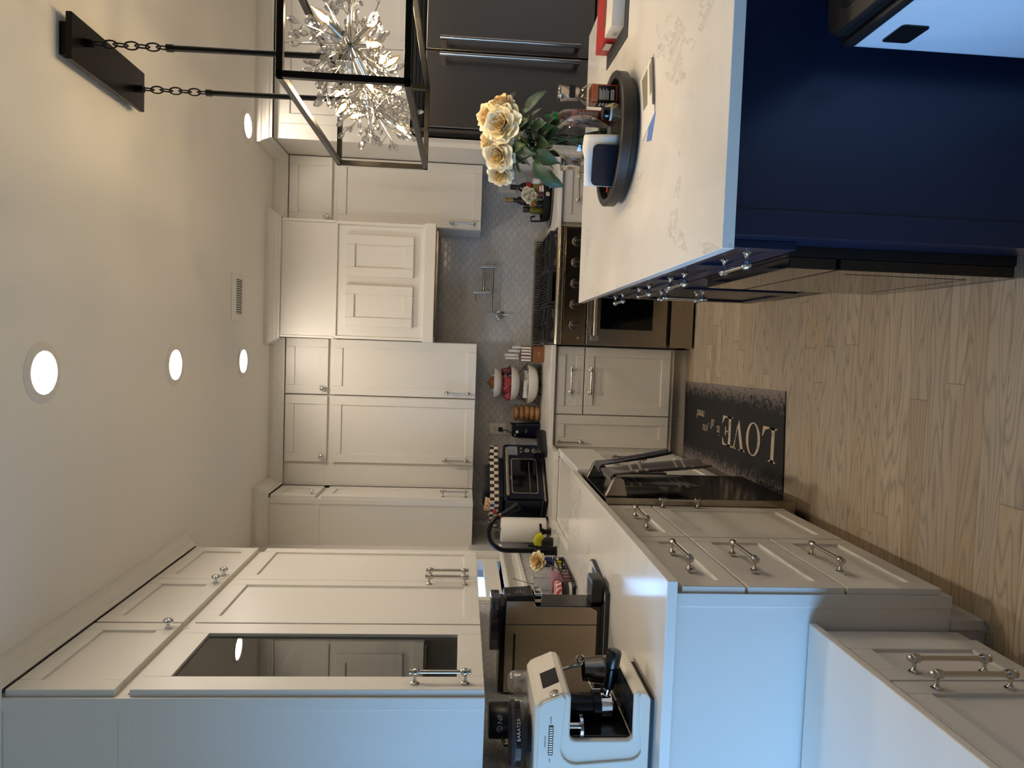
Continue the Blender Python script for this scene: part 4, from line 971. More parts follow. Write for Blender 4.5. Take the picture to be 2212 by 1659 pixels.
b.build('toothpicks', mk('toothpick_wood', '#B39A72', 0.7), t)['kind'] = 'stuff'
def speckle():
    t_ = NT('speckled_glaze'); f = t_.math('GREATER_THAN', t_.noise(t_.obj(), 190, 2, 0.6, 0.6), 0.58); t_.set(col=t_.mix(f, lin('#D2C19A')+(1,), lin('#1E1812')+(1,)), rough=0.3); return t_.m
tag(MB().lathe([(0.0, 0.0), (0.019, 0.0), (0.024, 0.010), (0.024, 0.022), (0.019, 0.038), (0.010, 0.050), (0.0, 0.053)], (0.865, 2.50, ZT), 20).build('egg_shaker', speckle()), 'speckled egg-shaped shaker beside the toothpick jar', 'shaker')
# napkin holder: curved slab with a navy front and marble-like folded napkin
t = thing('napkin_holder', 'dark navy upright napkin holder with rounded corners on the tray', 'napkin holder', (0.652, 2.44, ZT))
q = math.radians(-10); mtx = Matrix.Translation((0.652, 2.440, ZT)) @ Matrix.Rotation(q, 4, 'Z')
b = MB().prism(rrect(-0.070, 0.070, -0.03, 0.098, 0.020, 6), 'Y', -0.008, 0.0)
b.v = [(x, y, max(z, 0.0)) for x, y, z in b.v]; b.xform(mtx).build('front_plate', mk('navy_plastic', '#131A28', 0.4, var=0.05), t, bevel=0.002)
b = MB().box(-0.07, 0.07, 0.0, 0.055, 0.0, 0.004).xform(mtx).build('foot', BLACKP, t)
NAPK = mk('white_paper_napkin', '#E9E4DB', 0.9, var=0.03, scale=25, bump=0.25, bscale=45)
def NP(u, v):
    x = -0.070+0.175*u; z = 0.005+0.125*v-0.055*max(0, 0.35-u)*v; y = 0.006+0.020*math.sin(u*5+v*2)*v+0.010*v
    x += 0.010*v*math.sin(u*6); z -= 0.010*abs(math.sin(u*4))*v
    return (x, y, z)
b = MB().grid(NP, 16, 8)
def NP2(u, v): x, y, z = NP(u, v); return (x*0.94, y+0.024+0.012*v, z*0.95)
b.grid(NP2, 16, 8)
def NP3(u, v): a = NP(u, 1.0); c_ = NP2(u, 1.0); return tuple(a[i]*(1-v)+c_[i]*v+(0.004*math.sin(PI*v) if i == 2 else 0) for i in range(3))
b.grid(NP3, 16, 5)
tag(b.xform(mtx).build('napkin', NAPK, None, solid=0.0025), 'crumpled white paper napkin held upright behind the navy plate', 'napkin')
# odds and ends in the tray
tag(MB().tube([(0.600, 2.60, ZT+0.006), (0.625, 2.545, ZT+0.016)], [0.005, 0.0045], 10).build('red_pen', mk('red_plastic', '#B63A2A', 0.4)), 'short red plastic piece lying at the left rim of the tray', 'pen')
tag(MB().rbox(0.595, 0.64, 2.52, 2.60, ZT+0.0005, ZT+0.014, 0.010, 4, 'Z').xform(Matrix.Translation((0.02, 0.06, 0))).build('key_fob', BLACKG, bevel=0.003), 'glossy black key fob lying at the left of the tray', 'key fob')
# leaflets, box, dark mat
PAPER = mk('leaflet_paper', '#E4DFD6', 0.55, var=0.02); PICT = mk('grey_printed_photo', '#86806F', 0.5, var=0.4, scale=60); BLUEP = mk('blue_print', '#5F7DBE', 0.5, var=0.12, scale=40)
def sheet(p, z, mt, name, parent=None, th=0.0012): return MB().prism(p, 'Z', z, z+th).build(name, mt, parent)
t = thing('leaflet', 'pale folded leaflet with grey printed photos near the island edge', 'leaflet', (0.80, 2.22, Z0))
sheet([(0.905, 2.335), (0.930, 2.175), (0.735, 2.125), (0.690, 2.262)], Z0+0.0015, PAPER, 'sheet', t)
sheet([(0.895, 2.300), (0.912, 2.235), (0.790, 2.215), (0.785, 2.262)], Z0+0.0028, PICT, 'picture', t, 0.0003)
sheet([(0.912, 2.215), (0.920, 2.185), (0.815, 2.160), (0.808, 2.190)], Z0+0.0028, PICT, 'picture', t, 0.0003)
tag(sheet([(0.735, 2.185), (0.735, 2.118), (0.660, 2.155), (0.672, 2.210)], Z0+0.0002, BLUEP, 'blue_card'), 'blue printed card sticking out from under the leaflet', 'card')
tag(MB().cyl((0.915, 2.165, Z0+0.0068), (0.762, 2.128, Z0+0.0068), 0.0035, n=10).build('pen', STEELV), 'slim grey pen lying on the leaflet front edge', 'pen')
tag(MB().prism([(1.176, 2.934), (1.149, 2.559), (1.50, 2.545), (1.50, 2.92)], 'Z', Z0, Z0+0.003).build('placemat', mk('charcoal_felt', '#34363A', 0.9, var=0.15, scale=80)), 'charcoal rectangular placemat under the red and white box', 'placemat')
t = thing('sweet_box', 'white and red cardboard food box on the charcoal placemat', 'box', (1.33, 2.77, Z0+0.003))
RED = mk('red_card', '#B02224', 0.4, var=0.06); WC = mk('white_card', '#E6DFD2', 0.45, var=0.02)
bx = [(1.215, 2.62), (1.47, 2.60), (1.50, 2.90), (1.235, 2.925)]; zb_, zt_ = Z0+0.0032, Z0+0.050
MB().prism(bx, 'Z', zb_, zt_).build('carton', WC, t)
MB().prism([(1.2225, 2.745), (1.2335, 2.932), (1.505, 2.907), (1.494, 2.72)], 'Z', zb_+0.0005, zt_+0.001).build('red_end', RED, t)
MB().prism([(1.26, 2.735), (1.40, 2.725), (1.41, 2.785), (1.27, 2.80)], 'Z', zt_+0.001, zt_+0.0016).build('food_picture', mk('printed_bacon', '#8A3A22', 0.4, var=0.5, scale=70), t)
b = MB().box(0, 0.0006, -0.05, 0.02, 0.008, 0.035).xform(Matrix.Translation((1.2195, 2.83, zb_)) @ Matrix.Rotation(math.radians(-3.4), 4, 'Z')).xform(Matrix.Identity(4)); b.build('barcode_sticker', LABW, t)
text('B J', 0.022, lambda x, y, z: (1.2152+0.0002-(0.0035*(x/0.06)), 2.70-x, zb_+0.012+y)).build('lettering', mk('dark_ink', '#3A1512', 0.6), t, recalc=False)
# ------------------------------------------------------------------ right-hand counter: black caddy on an oval plate
ZC = CT
t = thing('oval_plate', 'thin dark-rimmed round plate under the black caddy right of the stove', 'plate', (1.02, 4.765, ZC))
MB().lathe([(0.0, 0.0), (0.165, 0.0), (0.190, 0.008), (0.192, 0.011), (0.186, 0.012), (0.160, 0.005), (0.0, 0.005)], (1.02, 4.765, ZC), 40, sc=(1.0, 0.85)).build('dish', mk('grey_glaze', '#6F6B66', 0.25, var=0.1), t)
ZP = ZC+0.0055
t = thing('bottle_caddy', 'black oval bottle caddy with a side handle right of the stove', 'caddy', (1.02, 4.765, ZP))
MB().lathe([(0.0, 0.0), (0.125, 0.0), (0.142, 0.010), (0.150, 0.055), (0.146, 0.057), (0.138, 0.052), (0.132, 0.010), (0.0, 0.008)], (1.02, 4.765, ZP), 40, sc=(1.0, 0.78)).build('tub', BLACKM, t)
MB().tube([(0.895, 4.74, ZP+0.05), (0.872, 4.74, ZP+0.055), (0.868, 4.74, ZP+0.125), (0.895, 4.745, ZP+0.128), (0.905, 4.745, ZP+0.10)], 0.0065, 8).build('handle', BLACKM, t)
MB().tube([(1.155, 4.74, ZP+0.05), (1.172, 4.74, ZP+0.065), (1.170, 4.75, ZP+0.085)], 0.008, 8).build('handle', BLACKM, t)
ZQ = ZP+0.0085
DKG = mk('dark_bottle_glass', '#0B0D08', 0.08, var=0.2); GOLD = mk('gold_foil', '#A88D4A', 0.3, 0.8, var=0.1); OLIVE = mk('olive_oil', '#5C5514', 0.1, var=0.1)
def bottle(x, y, prof, mt, label, name='bottle', cat='bottle', extra=()):
    t = thing(name, label, cat, (x, y, ZQ), group='bottles in the black caddy'); MB().lathe([(0.0, 0.001)]+prof, (x, y, ZQ), 22).build('glass_body', mt, t)
    for nm, pr, m2 in extra: MB().lathe(pr, (x, y, ZQ), 22, caps=pr[0][0] > 0.012).build(nm, m2, t)
    return t
bottle(1.105, 4.805, [(0.036, 0.001), (0.038, 0.006), (0.038, 0.150), (0.030, 0.185), (0.016, 0.205), (0.0155, 0.245), (0.0, 0.246)], DKG, 'dark bottle with a black neck and red shoulder label in the caddy',
       extra=(('cap', [(0.0175, 0.222), (0.0175, 0.262), (0.0, 0.262)], BLACKP), ('label', [(0.0386, 0.120), (0.0386, 0.158)], RED), ('front_label', [(0.0386, 0.045), (0.0386, 0.112)], mk('gold_label', '#B49A55', 0.4, var=0.2, scale=50))))
bottle(1.025, 4.840, [(0.036, 0.001), (0.037, 0.006), (0.037, 0.150), (0.028, 0.190), (0.0145, 0.215), (0.0140, 0.285), (0.0, 0.286)], DKG, 'tall wine bottle with a gold foil top at the back of the caddy',
       extra=(('foil', [(0.0152, 0.238), (0.0152, 0.292), (0.0, 0.293)], GOLD),))
bottle(0.955, 4.790, [(0.028, 0.001), (0.030, 0.005), (0.030, 0.105), (0.018, 0.130), (0.012, 0.140), (0.0, 0.140)], OLIVE, 'olive green oil bottle at the handle end of the caddy', extra=(('cap', [(0.020, 0.128), (0.021, 0.165), (0.016, 0.172), (0.0, 0.172)], BLACKP),))
bottle(0.975, 4.705, [(0.020, 0.001), (0.021, 0.004), (0.021, 0.085), (0.014, 0.10), (0.0, 0.10)], DKG, 'small dark bottle with copper cap at the caddy front', extra=(('cap', [(0.0165, 0.095), (0.0165, 0.125), (0.0, 0.125)], mk('copper_cap', '#A5703F', 0.3, 0.7)),))
bottle(1.135, 4.735, [(0.017, 0.001), (0.018, 0.004), (0.018, 0.125), (0.0, 0.126)], mk('clear_spray', '#9A9588', 0.2, var=0.1), 'slim grey bottle with printed lines at the right of the caddy', extra=(('print', [(0.0184, 0.07), (0.0184, 0.115)], LABW),))
bottle(1.075, 4.690, [(0.026, 0.001), (0.027, 0.004), (0.027, 0.060), (0.020, 0.072), (0.0, 0.073)], LABW, 'white labelled jar with red border leaning at the caddy front', 'jar', 'jar', extra=(('band', [(0.0274, 0.062), (0.0274, 0.066)], RED),))
bottle(1.035, 4.680, [(0.022, 0.001), (0.030, 0.012), (0.031, 0.028), (0.024, 0.048), (0.0, 0.049)], mk('blush_glass', '#D9C6B8', 0.2, var=0.05), 'rounded pale jar with a dark red lid at the caddy front', 'jar', 'jar', extra=(('lid', [(0.020, 0.049), (0.020, 0.075), (0.014, 0.083), (0.0, 0.084)], mk('burgundy_plastic', '#4A1420', 0.2)),))
WPET = mk('white_silk_petal', '#E4DECB', 0.7, var=0.08, scale=40)
t = thing('white_flowers', 'bunch of white silk flowers among the bottles in the black caddy', 'flowers', (1.03, 4.74, ZQ)); 
for (x, y, z, R) in ((1.045, 4.735, 0.165, 0.036), (1.015, 4.728, 0.145, 0.034), (1.062, 4.722, 0.135, 0.032), (0.995, 4.725, 0.115, 0.032), (1.035, 4.712, 0.115, 0.030), (1.078, 4.745, 0.160, 0.030)):
    mb = bloom(rn, R); q = Vector((0,0,1)).rotation_difference(Vector(((x-1.03)*6, -0.8, 0.5)).normalized()); mb.xform(Matrix.Translation((x, y, ZQ+z)) @ q.to_matrix().to_4x4()).build('bloom', WPET, t, recalc=False, ang=180)
mb = MB()
for x, y, z in ((1.045, 4.74, 0.14), (1.015, 4.74, 0.12), (1.06, 4.74, 0.11), (0.995, 4.74, 0.09)): mb.tube([(x, y, ZQ+z), (1.03, 4.75, ZQ+0.005)], 0.002, 5)
leaf(mb, (1.01, 4.71, ZQ+0.10), (-0.6, -0.3, -0.3), (0, 0, 1), 0.05, 0.012); leaf(mb, (1.02, 4.71, ZQ+0.09), (-0.3, -0.4, -0.5), (0, 0, 1), 0.05, 0.012)
mb.build('stems', STEM, t, recalc=False)
t = thing('wooden_block', 'small pale wooden block at the wall by the refrigerator panel', 'block', (1.18, 4.84, ZC))
MB().box(1.155, 1.205, 4.80, 4.88, ZC, ZC+0.045).build('block_body', mk('pale_wood', '#C0A47A', 0.6, var=0.12, scale=30), t, bevel=0.004)

# ------------------------------------------------------------------ left back counter
# outlets
def outlet(x, z, label):
    t = thing('power_outlet', label, 'outlet', (x, WY-0.012, z), group='wall outlets on the tile'); y = WY-0.012
    MB().rbox(x-0.040, x+0.040, y-0.006, y-0.0003, z-0.060, z+0.060, 0.004, 3, 'Y').build('plate', WHITEP, t, bevel=0.001)
    MB().rbox(x-0.017, x+0.017, y-0.0085, y-0.006, z-0.034, z+0.034, 0.003, 3, 'Y').build('socket', TRIMW, t)
    b = MB()
    for dz in (-0.019, 0.019): b.box(x-0.0075, x-0.0055, y-0.0089, y-0.0085, z+dz-0.002, z+dz+0.006).box(x+0.0055, x+0.0075, y-0.0089, y-0.0085, z+dz-0.002, z+dz+0.005).box(x-0.002, x+0.002, y-0.0089, y-0.0085, z+dz-0.009, z+dz-0.005)
    b.build('slots', BLACKP, t)
outlet(-0.583, 1.210, 'white wall outlet above the blue can opener, a black plug in it')
outlet(1.150, 1.200, 'white wall outlet on the tile above the black bottle caddy')
# can opener
NAVYP = mk('navy_gloss_plastic', '#070B1C', 0.22, var=0.1)
t = thing('can_opener', 'tall dark navy electric can opener plugged in below the wall outlet', 'can opener', (-0.578, 4.93, ZC))
b = MB(); secs = [(0.058, 0.050, 0.0), (0.057, 0.050, 0.02), (0.054, 0.046, 0.10), (0.050, 0.040, 0.17), (0.046, 0.036, 0.195), (0.040, 0.030, 0.20)]; rings = []
for hx, hy, z in secs: rings.append([(-0.578+x, 4.93+y, ZC+z) for x, y in rrect(-hx, hx, -hy, hy, 0.018, 5)])
m_ = len(rings[0]); b.add([v for r_ in rings for v in r_], [(i*m_+j, i*m_+(j+1) % m_, (i+1)*m_+(j+1) % m_, (i+1)*m_+j) for i in range(len(rings)-1) for j in range(m_)]+[tuple(range(m_)), tuple((len(rings)-1)*m_+j for j in range(m_))], True); b.build('body', NAVYP, t)
MB().rbox(-0.535, -0.522, 4.88, 4.93, ZC+0.175, ZC+0.212, 0.004, 3, 'Y').box(-0.60, -0.53, 4.872, 4.90, ZC+0.182, ZC+0.200).build('lever', NAVYP, t, bevel=0.003)
MB().cyl((-0.585, 4.885, ZC+0.165), (-0.585, 4.868, ZC+0.165), 0.011).build('cutting_wheel', CHROME, t); MB().cyl((-0.608, 4.885, ZC+0.178), (-0.608, 4.872, ZC+0.178), 0.006).build('magnet', CHROME, t)
MB().rbox(-0.594, -0.566, 4.8770, 4.882, ZC+0.095, ZC+0.105, 0.004, 4, 'Y').build('badge', STEEL, t)
MB().rbox(-0.600, -0.570, 4.985, 5.0095, 1.175, 1.205, 0.006, 4, 'Y').build('plug', BLACKP, t, bevel=0.003)
MB().tube([(-0.585, 4.987, 1.182), (-0.588, 4.975, 1.150), (-0.605, 4.982, 1.115), (-0.632, 4.985, 1.095), (-0.640, 4.98, 1.06), (-0.640, 4.965, 1.0)], 0.0032, 8).build('cable', BLACKP, t)
# bagels in a bag
BAGEL = mk('bagel_crust', '#A9793F', 0.55, var=0.25, scale=45, bump=0.2, bscale=120)
bm_ = None
for i in range(5):
    z = ZC+0.023+i*0.0375; c_ = (-0.452+0.004*((i*7) % 3-1), 4.925, z)
    b = MB(); b.grid(lambda u, v: (c_[0]+(0.033+0.0215*math.cos(2*PI*v))*math.cos(2*PI*u), c_[1]+(0.033+0.0215*math.cos(2*PI*v))*math.sin(2*PI*u), c_[2]+0.0175*math.sin(2*PI*v)), 28, 12)
    pos_ = ('bottom', 'second lowest', 'middle', 'second highest', 'top')[i]
    o = tag(b.build('bagel', BAGEL), 'golden bagel, %s of the five stacked in the clear bag' % pos_, 'bagel', 'bagels in the clear bag')
FILM = thin_glass('plastic_film', (0.97, 0.97, 0.97), 0.06, 0.35, 0.08)
def BAG(u, v):
    a = 2*PI*u; z = ZC+0.002+0.205*min(1, v*1.15); k_ = 1.0 if v < 0.85 else max(0.18, 1-(v-0.85)*6.5); zz = z if v < 0.87 else ZC+0.206+(v-0.87)*0.45
    r_ = 0.0605*k_*(1+0.035*math.sin(a*5+v*9)+0.02*math.sin(a*11-v*16)); return (-0.452+r_*math.cos(a)*1.02, 4.925+r_*math.sin(a), zz+(0.006*math.sin(a*4) if v > 0.9 else 0))
tag(MB().grid(BAG, 40, 26).build('bread_bag', FILM, recalc=False), 'clear plastic bag around a stack of bagels beside the can opener', 'bag')
# three-tier bowls
BOWL = mk('white_ceramic', '#DEDAD3', 0.18, var=0.01); BX3, BY3 = -0.245, 4.905
t = thing('tiered_stand', 'dark metal frame carrying three white bowls beside the knife block', 'stand', (BX3, BY3, ZC))
b = MB()
for z, r_ in ((0.035, 0.072), (0.165, 0.064), (0.288, 0.058)):
    b.tube([(BX3+r_*math.cos(2*PI*k_/28), BY3+r_*math.sin(2*PI*k_/28), ZC+z) for k_ in range(28)], 0.003, 6, closed=True)
for a in (0.0, PI):
    for r_ in (0.142,): b.tube([(BX3+0.072*math.cos(a), BY3+0.072*math.sin(a)+0.0, ZC+0.003), (BX3+0.072*math.cos(a), BY3+0.04, ZC+0.035), (BX3+0.145*math.cos(a)*0.98, BY3+0.06, ZC+0.10), (BX3+0.064*math.cos(a), BY3+0.055, ZC+0.165), (BX3+0.125*math.cos(a), BY3+0.06, ZC+0.225), (BX3+0.058*math.cos(a), BY3+0.05, ZC+0.288)], 0.003, 6)
for a in (1.57, -1.57): b.tube([(BX3, BY3+0.072*math.sin(a), ZC+0.003), (BX3, BY3+0.072*math.sin(a), ZC+0.035)], 0.003, 6)
b.build('frame', BLACKM, t)
for z, R, H, lb in ((0.026, 0.142, 0.078, 'bottom and largest white bowl of the three-tier stand'), (0.156, 0.122, 0.066, 'middle white bowl of the three-tier stand'), (0.279, 0.104, 0.062, 'top and smallest white bowl of the three-tier stand')):
    pr = [(0.0, 0.0), (0.055*R/0.14, 0.0), (0.075*R/0.14, 0.006)]+[(R*(0.55+0.45*math.sin(k_/6*PI/2)), H*(0.08+0.92*(k_/6)**1.5)) for k_ in range(1, 7)]
    pr += [(r_-0.004, max(0.006, h_+0.0005)) for r_, h_ in pr[:1:-1]]+[(0.0, 0.006)]
    o = tag(MB().lathe(pr, (BX3, BY3, ZC+z), 44, caps=False).build('serving_bowl', BOWL), lb, 'bowl', 'white bowls of the tiered stand')
tag(MB().ball((BX3+0.005, BY3, ZC+0.279+0.062), 0.040, (1, 1, 0.95)).lathe([(0.006, 0.036), (0.0025, 0.047), (0.001, 0.055)], (BX3+0.005, BY3, ZC+0.341), 8).build('onion', mk('onion_skin', '#A5672F', 0.4, var=0.2, scale=30)), 'brown onion in the top bowl', 'onion')
for dx, r_, lb in ((-0.052, 0.020, 'small garlic bulb left of the onion in the top bowl'), (0.055, 0.017, 'small garlic bulb right of the onion in the top bowl')):
    tag(MB().ball((BX3+dx, BY3-0.02, ZC+0.330), r_, (1, 1, 0.85)).lathe([(0.006, r_*0.75), (0.003, r_*1.5), (0.0, r_*1.6)], (BX3+dx, BY3-0.02, ZC+0.330), 8, caps=False).build('garlic', mk('garlic_skin_%d' % int(abs(dx)*1000), '#D8D2BE', 0.6, var=0.1)), lb, 'garlic')
def packet(c_, sx_, sz_, rot, tilt, mt, name, label, cat='packet', puff=0.014, group=None):
    def half(s_):
        def P(u, v):
            x = (u-0.5)*sx_; z = (v-0.5)*sz_; e = (1-abs(2*u-1)**3)*(1-abs(2*v-1)**4); y = s_*puff*e*(1+0.25*math.sin(u*17+v*9)*math.sin(v*13))
            return (x*(1-0.04*math.sin(v*PI)), y, z+0.003*math.sin(u*40)*(1 if v in (0.0, 1.0) else 0))
        return P
    b = MB().grid(half(-1), 14, 14).grid(half(1), 14, 14)
    b.xform(Matrix.Translation(c_) @ Matrix.Rotation(rot, 4, 'Y') @ Matrix.Rotation(tilt, 4, 'X')); return tag(b.build(name, mt), label, cat, group)
REDF = mk('red_foil_bag', '#96252A', 0.32, 0.1, var=0.15, scale=20); DRED = mk('dark_red_bag', '#5E191B', 0.35, var=0.3, scale=40); SILV = mk('silver_foil', '#8E9096', 0.2, 0.9, var=0.3, scale=30, bump=0.4, bscale=70)
packet((BX3-0.01, BY3-0.035, ZC+0.245), 0.115, 0.085, 0.25, -0.25, REDF, 'snack_bag', 'red snack bag at the front of the middle bowl')
packet((BX3-0.075, BY3-0.02, ZC+0.225), 0.10, 0.055, 0.75, -0.3, REDF, 'snack_bag', 'red snack bag poking out to the left over the middle bowl rim')
packet((BX3+0.085, BY3+0.0, ZC+0.245), 0.055, 0.085, -0.2, -0.1, DRED, 'snack_bag', 'dark red crumpled snack bag at the right of the middle bowl')
packet((BX3+0.025, BY3-0.02, ZC+0.258), 0.075, 0.055, 0.5, -0.3, SILV, 'foil_packet', 'crinkled silver foil packet among the red bags')
def printed():
    t_ = NT('printed_bread_bag'); v = t_.obj((1, 1, 1)); f = t_.math('GREATER_THAN', t_.noise(t_.obj((55, 30, 30)), 3.0, 3, 0.7, 0.8), 0.56); t_.set(col=t_.mix(f, lin('#D3CDC4')+(1,), lin('#33302F')+(1,)), rough=0.35); return t_.m
packet((BX3-0.005, BY3-0.02, ZC+0.090), 0.20, 0.085, 0.05, -0.3, printed(), 'bread_packet', 'white packet with black printed pattern in the bottom bowl', puff=0.035)
packet((BX3-0.035, BY3-0.065, ZC+0.118), 0.125, 0.034, 0.02, -0.5, LABW, 'white_packet', 'plain white wrapped packet lying in front in the bottom bowl', puff=0.012)
# knife block
BLK = mk('acacia_wood', '#7A4B22', 0.45, var=0.25, scale=24); KH = mk('white_knife_handle', '#DCD8D0', 0.3, var=0.02)
KX, KY = -0.032, 4.865
t = thing('knife_block', 'warm brown wooden knife block full of white-handled knives by the stove', 'knife block', (KX, KY, ZC))
MB().prism([(4.80, ZC), (4.98, ZC), (4.98, ZC+0.155), (4.905, ZC+0.155), (4.86, ZC+0.075), (4.80, ZC+0.075)], 'X', KX-0.055, KX+0.055).build('block_body', BLK, t, bevel=0.003)
text('* knives', 0.012, lambda x, y, z: (KX-0.022+x, 4.7993, ZC+0.035+y)).build('lettering', LABW, t, recalc=False)
t0 = None
def knife(x, y, z, L, wd, label, lean=0.35, th=0.008):
    t = thing('kitchen_knife', label, 'knife', (x, y, z), group='white-handled knives in the block', local=True)
    b = MB().prism([(-wd*0.8, 0.0), (wd*0.8, 0.0), (wd, L*0.35), (wd*0.85, L*0.7), (wd*1.15, L), (wd*0.4, L*1.05), (-wd, L*1.02), (-wd*0.85, L*0.6), (-wd, L*0.3)], 'X', -th, th).build('handle', KH, t, bevel=0.002)
    b = MB()
    for f in (0.25, 0.5, 0.75): b.cyl((-th-0.0006, 0, L*f), (th+0.0006, 0, L*f), 0.0022, n=8)
    b.build('rivets', BLACKP, t)
    MB().box(-th*0.9, th*0.9, -wd*0.95, wd*0.95, L*1.0, L*1.05).build('end_cap', CHROME, t); MB().box(-0.001, 0.001, -wd*0.8, wd*0.8, -0.02, 0.0).build('blade', CHROME, t)
    t.rotation_euler = (-lean, 0, 0); return t
for i, lb in enumerate(('leftmost', 'second from the left', 'middle', 'second from the right', 'rightmost')):
    x = KX-0.044+i*0.0205+(0.004 if i > 1 else 0); knife(x, 4.835, ZC+0.088, 0.068, 0.008, 'slim white-handled steak knife, %s in the front row of the block' % lb, 0.15, 0.0062)
for x, y, z, L, lb in ((KX-0.034, 4.93, ZC+0.165, 0.095, 'tall white-handled knife at the back left of the block'), (KX-0.012, 4.93, ZC+0.168, 0.098, 'tall white-handled knife at the back, second from the left'), (KX+0.018, 4.93, ZC+0.155, 0.085, 'tall white-handled knife at the back, right of the two tallest'), (KX+0.044, 4.91, ZC+0.14, 0.075, 'pair of pale kitchen shears handles at the back right of the block')): knife(x, y, z, L, 0.010, lb, 0.25, 0.0085)

# toaster oven, turned to face out of the corner
TON = mk('navy_enamel', '#070C1F', 0.28, 0.2, var=0.06); TX0, TX1, TYF, TYB = 0.0, 0.47, 0.0, 0.33
TO, TROT = Vector((-0.945, 4.262, ZC)), math.radians(49.5)
TMX = Matrix.Translation(TO) @ Matrix.Rotation(TROT, 4, 'Z')
t = thing('toaster_oven', 'dark navy toaster oven with a glass door, steel handle and knobs in the corner', 'toaster oven', TO, TROT)
ZA, ZB2 = 0.022, 0.277
MB().rbox(TX0, TX1, TYF, TYB, ZA, ZB2, 0.022, 6, 'Y').build('body', TON, t, bevel=0.004)
MB().box(TX0+0.01, TX1-0.01, TYF+0.01, TYB-0.01, 0.006, ZA).build('plinth', BLACKP, t)
MB().box(TX0+0.004, TX1-0.004, TYF-0.003, TYF, ZA-0.006, ZA+0.004).build('base_trim', STEEL, t)
for x in (TX0+0.03, TX1-0.03):
    for y in (TYF+0.03, TYB-0.03): MB().cyl((x, y, 0), (x, y, 0.0062), 0.014).build('foot', BLACKP, t)
XD = TX1-0.120
d = MB().rbox(TX0+0.012, XD, TYF-0.012, TYF, ZA+0.012, ZB2-0.010, 0.008, 4, 'Y').build('door', TON, t, bevel=0.002)
wx0, wx1, wz0, wz1 = TX0+0.055, XD-0.022, ZA+0.045, ZB2-0.052
MB().rbox(wx0, wx1, TYF-0.0135, TYF-0.0122, wz0, wz1, 0.014, 5, 'Y').build('window', BLACKG, d)
fr = MB(); o_ = rrect(wx0-0.005, wx1+0.005, wz0-0.005, wz1+0.005, 0.016, 5); i_ = rrect(wx0, wx1, wz0, wz1, 0.014, 5); n_ = len(o_)
for k_ in range(n_): j = (k_+1) % n_; fr.quad((o_[k_][0], TYF-0.0145, o_[k_][1]), (o_[j][0], TYF-0.0145, o_[j][1]), (i_[j][0], TYF-0.0145, i_[j][1]), (i_[k_][0], TYF-0.0145, i_[k_][1]))
fr.build('window_trim', NICKEL, d, solid=0.002)
MB().box(wx0+0.004, wx1-0.02, TYF-0.0140, TYF-0.0134, wz0+0.045, wz0+0.048).build('rack_line', NICKEL, d)
MB().cyl((TX0+0.02, TYF-0.045, ZB2-0.020), (XD+0.050, TYF-0.045, ZB2-0.020), 0.0105, n=16).box(TX0+0.025, TX0+0.045, TYF-0.048, TYF-0.012, ZB2-0.029, ZB2-0.011).box(XD-0.02, XD, TYF-0.048, TYF-0.012, ZB2-0.029, ZB2-0.011).build('handle', STEEL, d, bevel=0.002)
MB().rbox(XD+0.025, TX1-0.020, TYF-0.0025, TYF+0.001, ZB2-0.095, ZB2-0.035, 0.003, 3, 'Y').build('display', mk('grey_screen', '#77808A', 0.2, var=0.1), t)
for x, z, r_ in ((XD+0.075, ZB2-0.118, 0.0095), (XD+0.045, ZB2-0.118, 0.0095), (XD+0.060, ZB2-0.157, 0.0185), (XD+0.060, ZB2-0.207, 0.0195)):
    MB().lathe([(r_, 0), (r_, 0.010), (r_*0.88, 0.013), (0.0, 0.013)], (x, TYF, z), 20, (0,-1,0)).build('knob', NICKEL, t)
text('B 800', 0.011, lambda x, y, z: (TX0+0.165+x, TYF-0.0126, ZB2-0.046+y)).build('lettering', LABW, t, recalc=False)
ZT2 = ZC+ZB2+0.0003
P0 = TMX @ Vector((0, 0, ZB2+0.0003))
t = thing('roasting_pan', 'shallow dark pan with a bright rim lying on top of the toaster oven', 'pan', P0, TROT)
MB().rbox(0.05, 0.40, 0.04, 0.29, 0.0, 0.030, 0.03, 6, 'Z').build('pan_body', BLACKP, t, bevel=0.004); MB().rbox(0.02, 0.44, 0.02, 0.31, 0.030, 0.034, 0.03, 6, 'Z').build('rim', STEEL, t)
def checks():
    t_ = NT('black_white_checks'); tc_ = t_.n('TexCoord'); sp = t_.n('SeparateXYZ'); t_.l(tc_.outputs['Object'], sp.inputs[0]); X = sp.outputs
    s_ = t_.math('FLOOR', t_.math('MULTIPLY', t_.math('ADD', X[0], X[1]), 38.0)); z = t_.math('FLOOR', t_.math('DIVIDE', t_.math('SUBTRACT', X[2], 0.0345), 0.0272))
    m_ = t_.math('FLOORED_MODULO', t_.math('ADD', s_, z), 2.0); t_.set(col=t_.mix(m_, lin('#D5C3AB')+(1,), lin('#1E2428')+(1,)), rough=0.35); return t_.m
t = thing('checked_tin', 'black and cream checked box on top of the toaster oven', 'box', P0, TROT)
b = MB(); bx0, bx1, by0, by1, bz0, bz1 = -0.015, 0.455, 0.0, 0.30, 0.0345, 0.0889
b.box(bx0, bx1, by0, by0+0.004, bz0, bz1).box(bx0, bx1, by1-0.004, by1, bz0, bz1).box(bx0, bx0+0.004, by0, by1, bz0, bz1).box(bx1-0.004, bx1, by0, by1, bz0, bz1).box(bx0, bx1, by0, by1, bz0, bz0+0.004)
b.build('sides', checks(), t)
MB().box(bx0-0.0012, bx0, 0.07, 0.11, bz0+0.010, bz0+0.034).build('badge', RED, t)
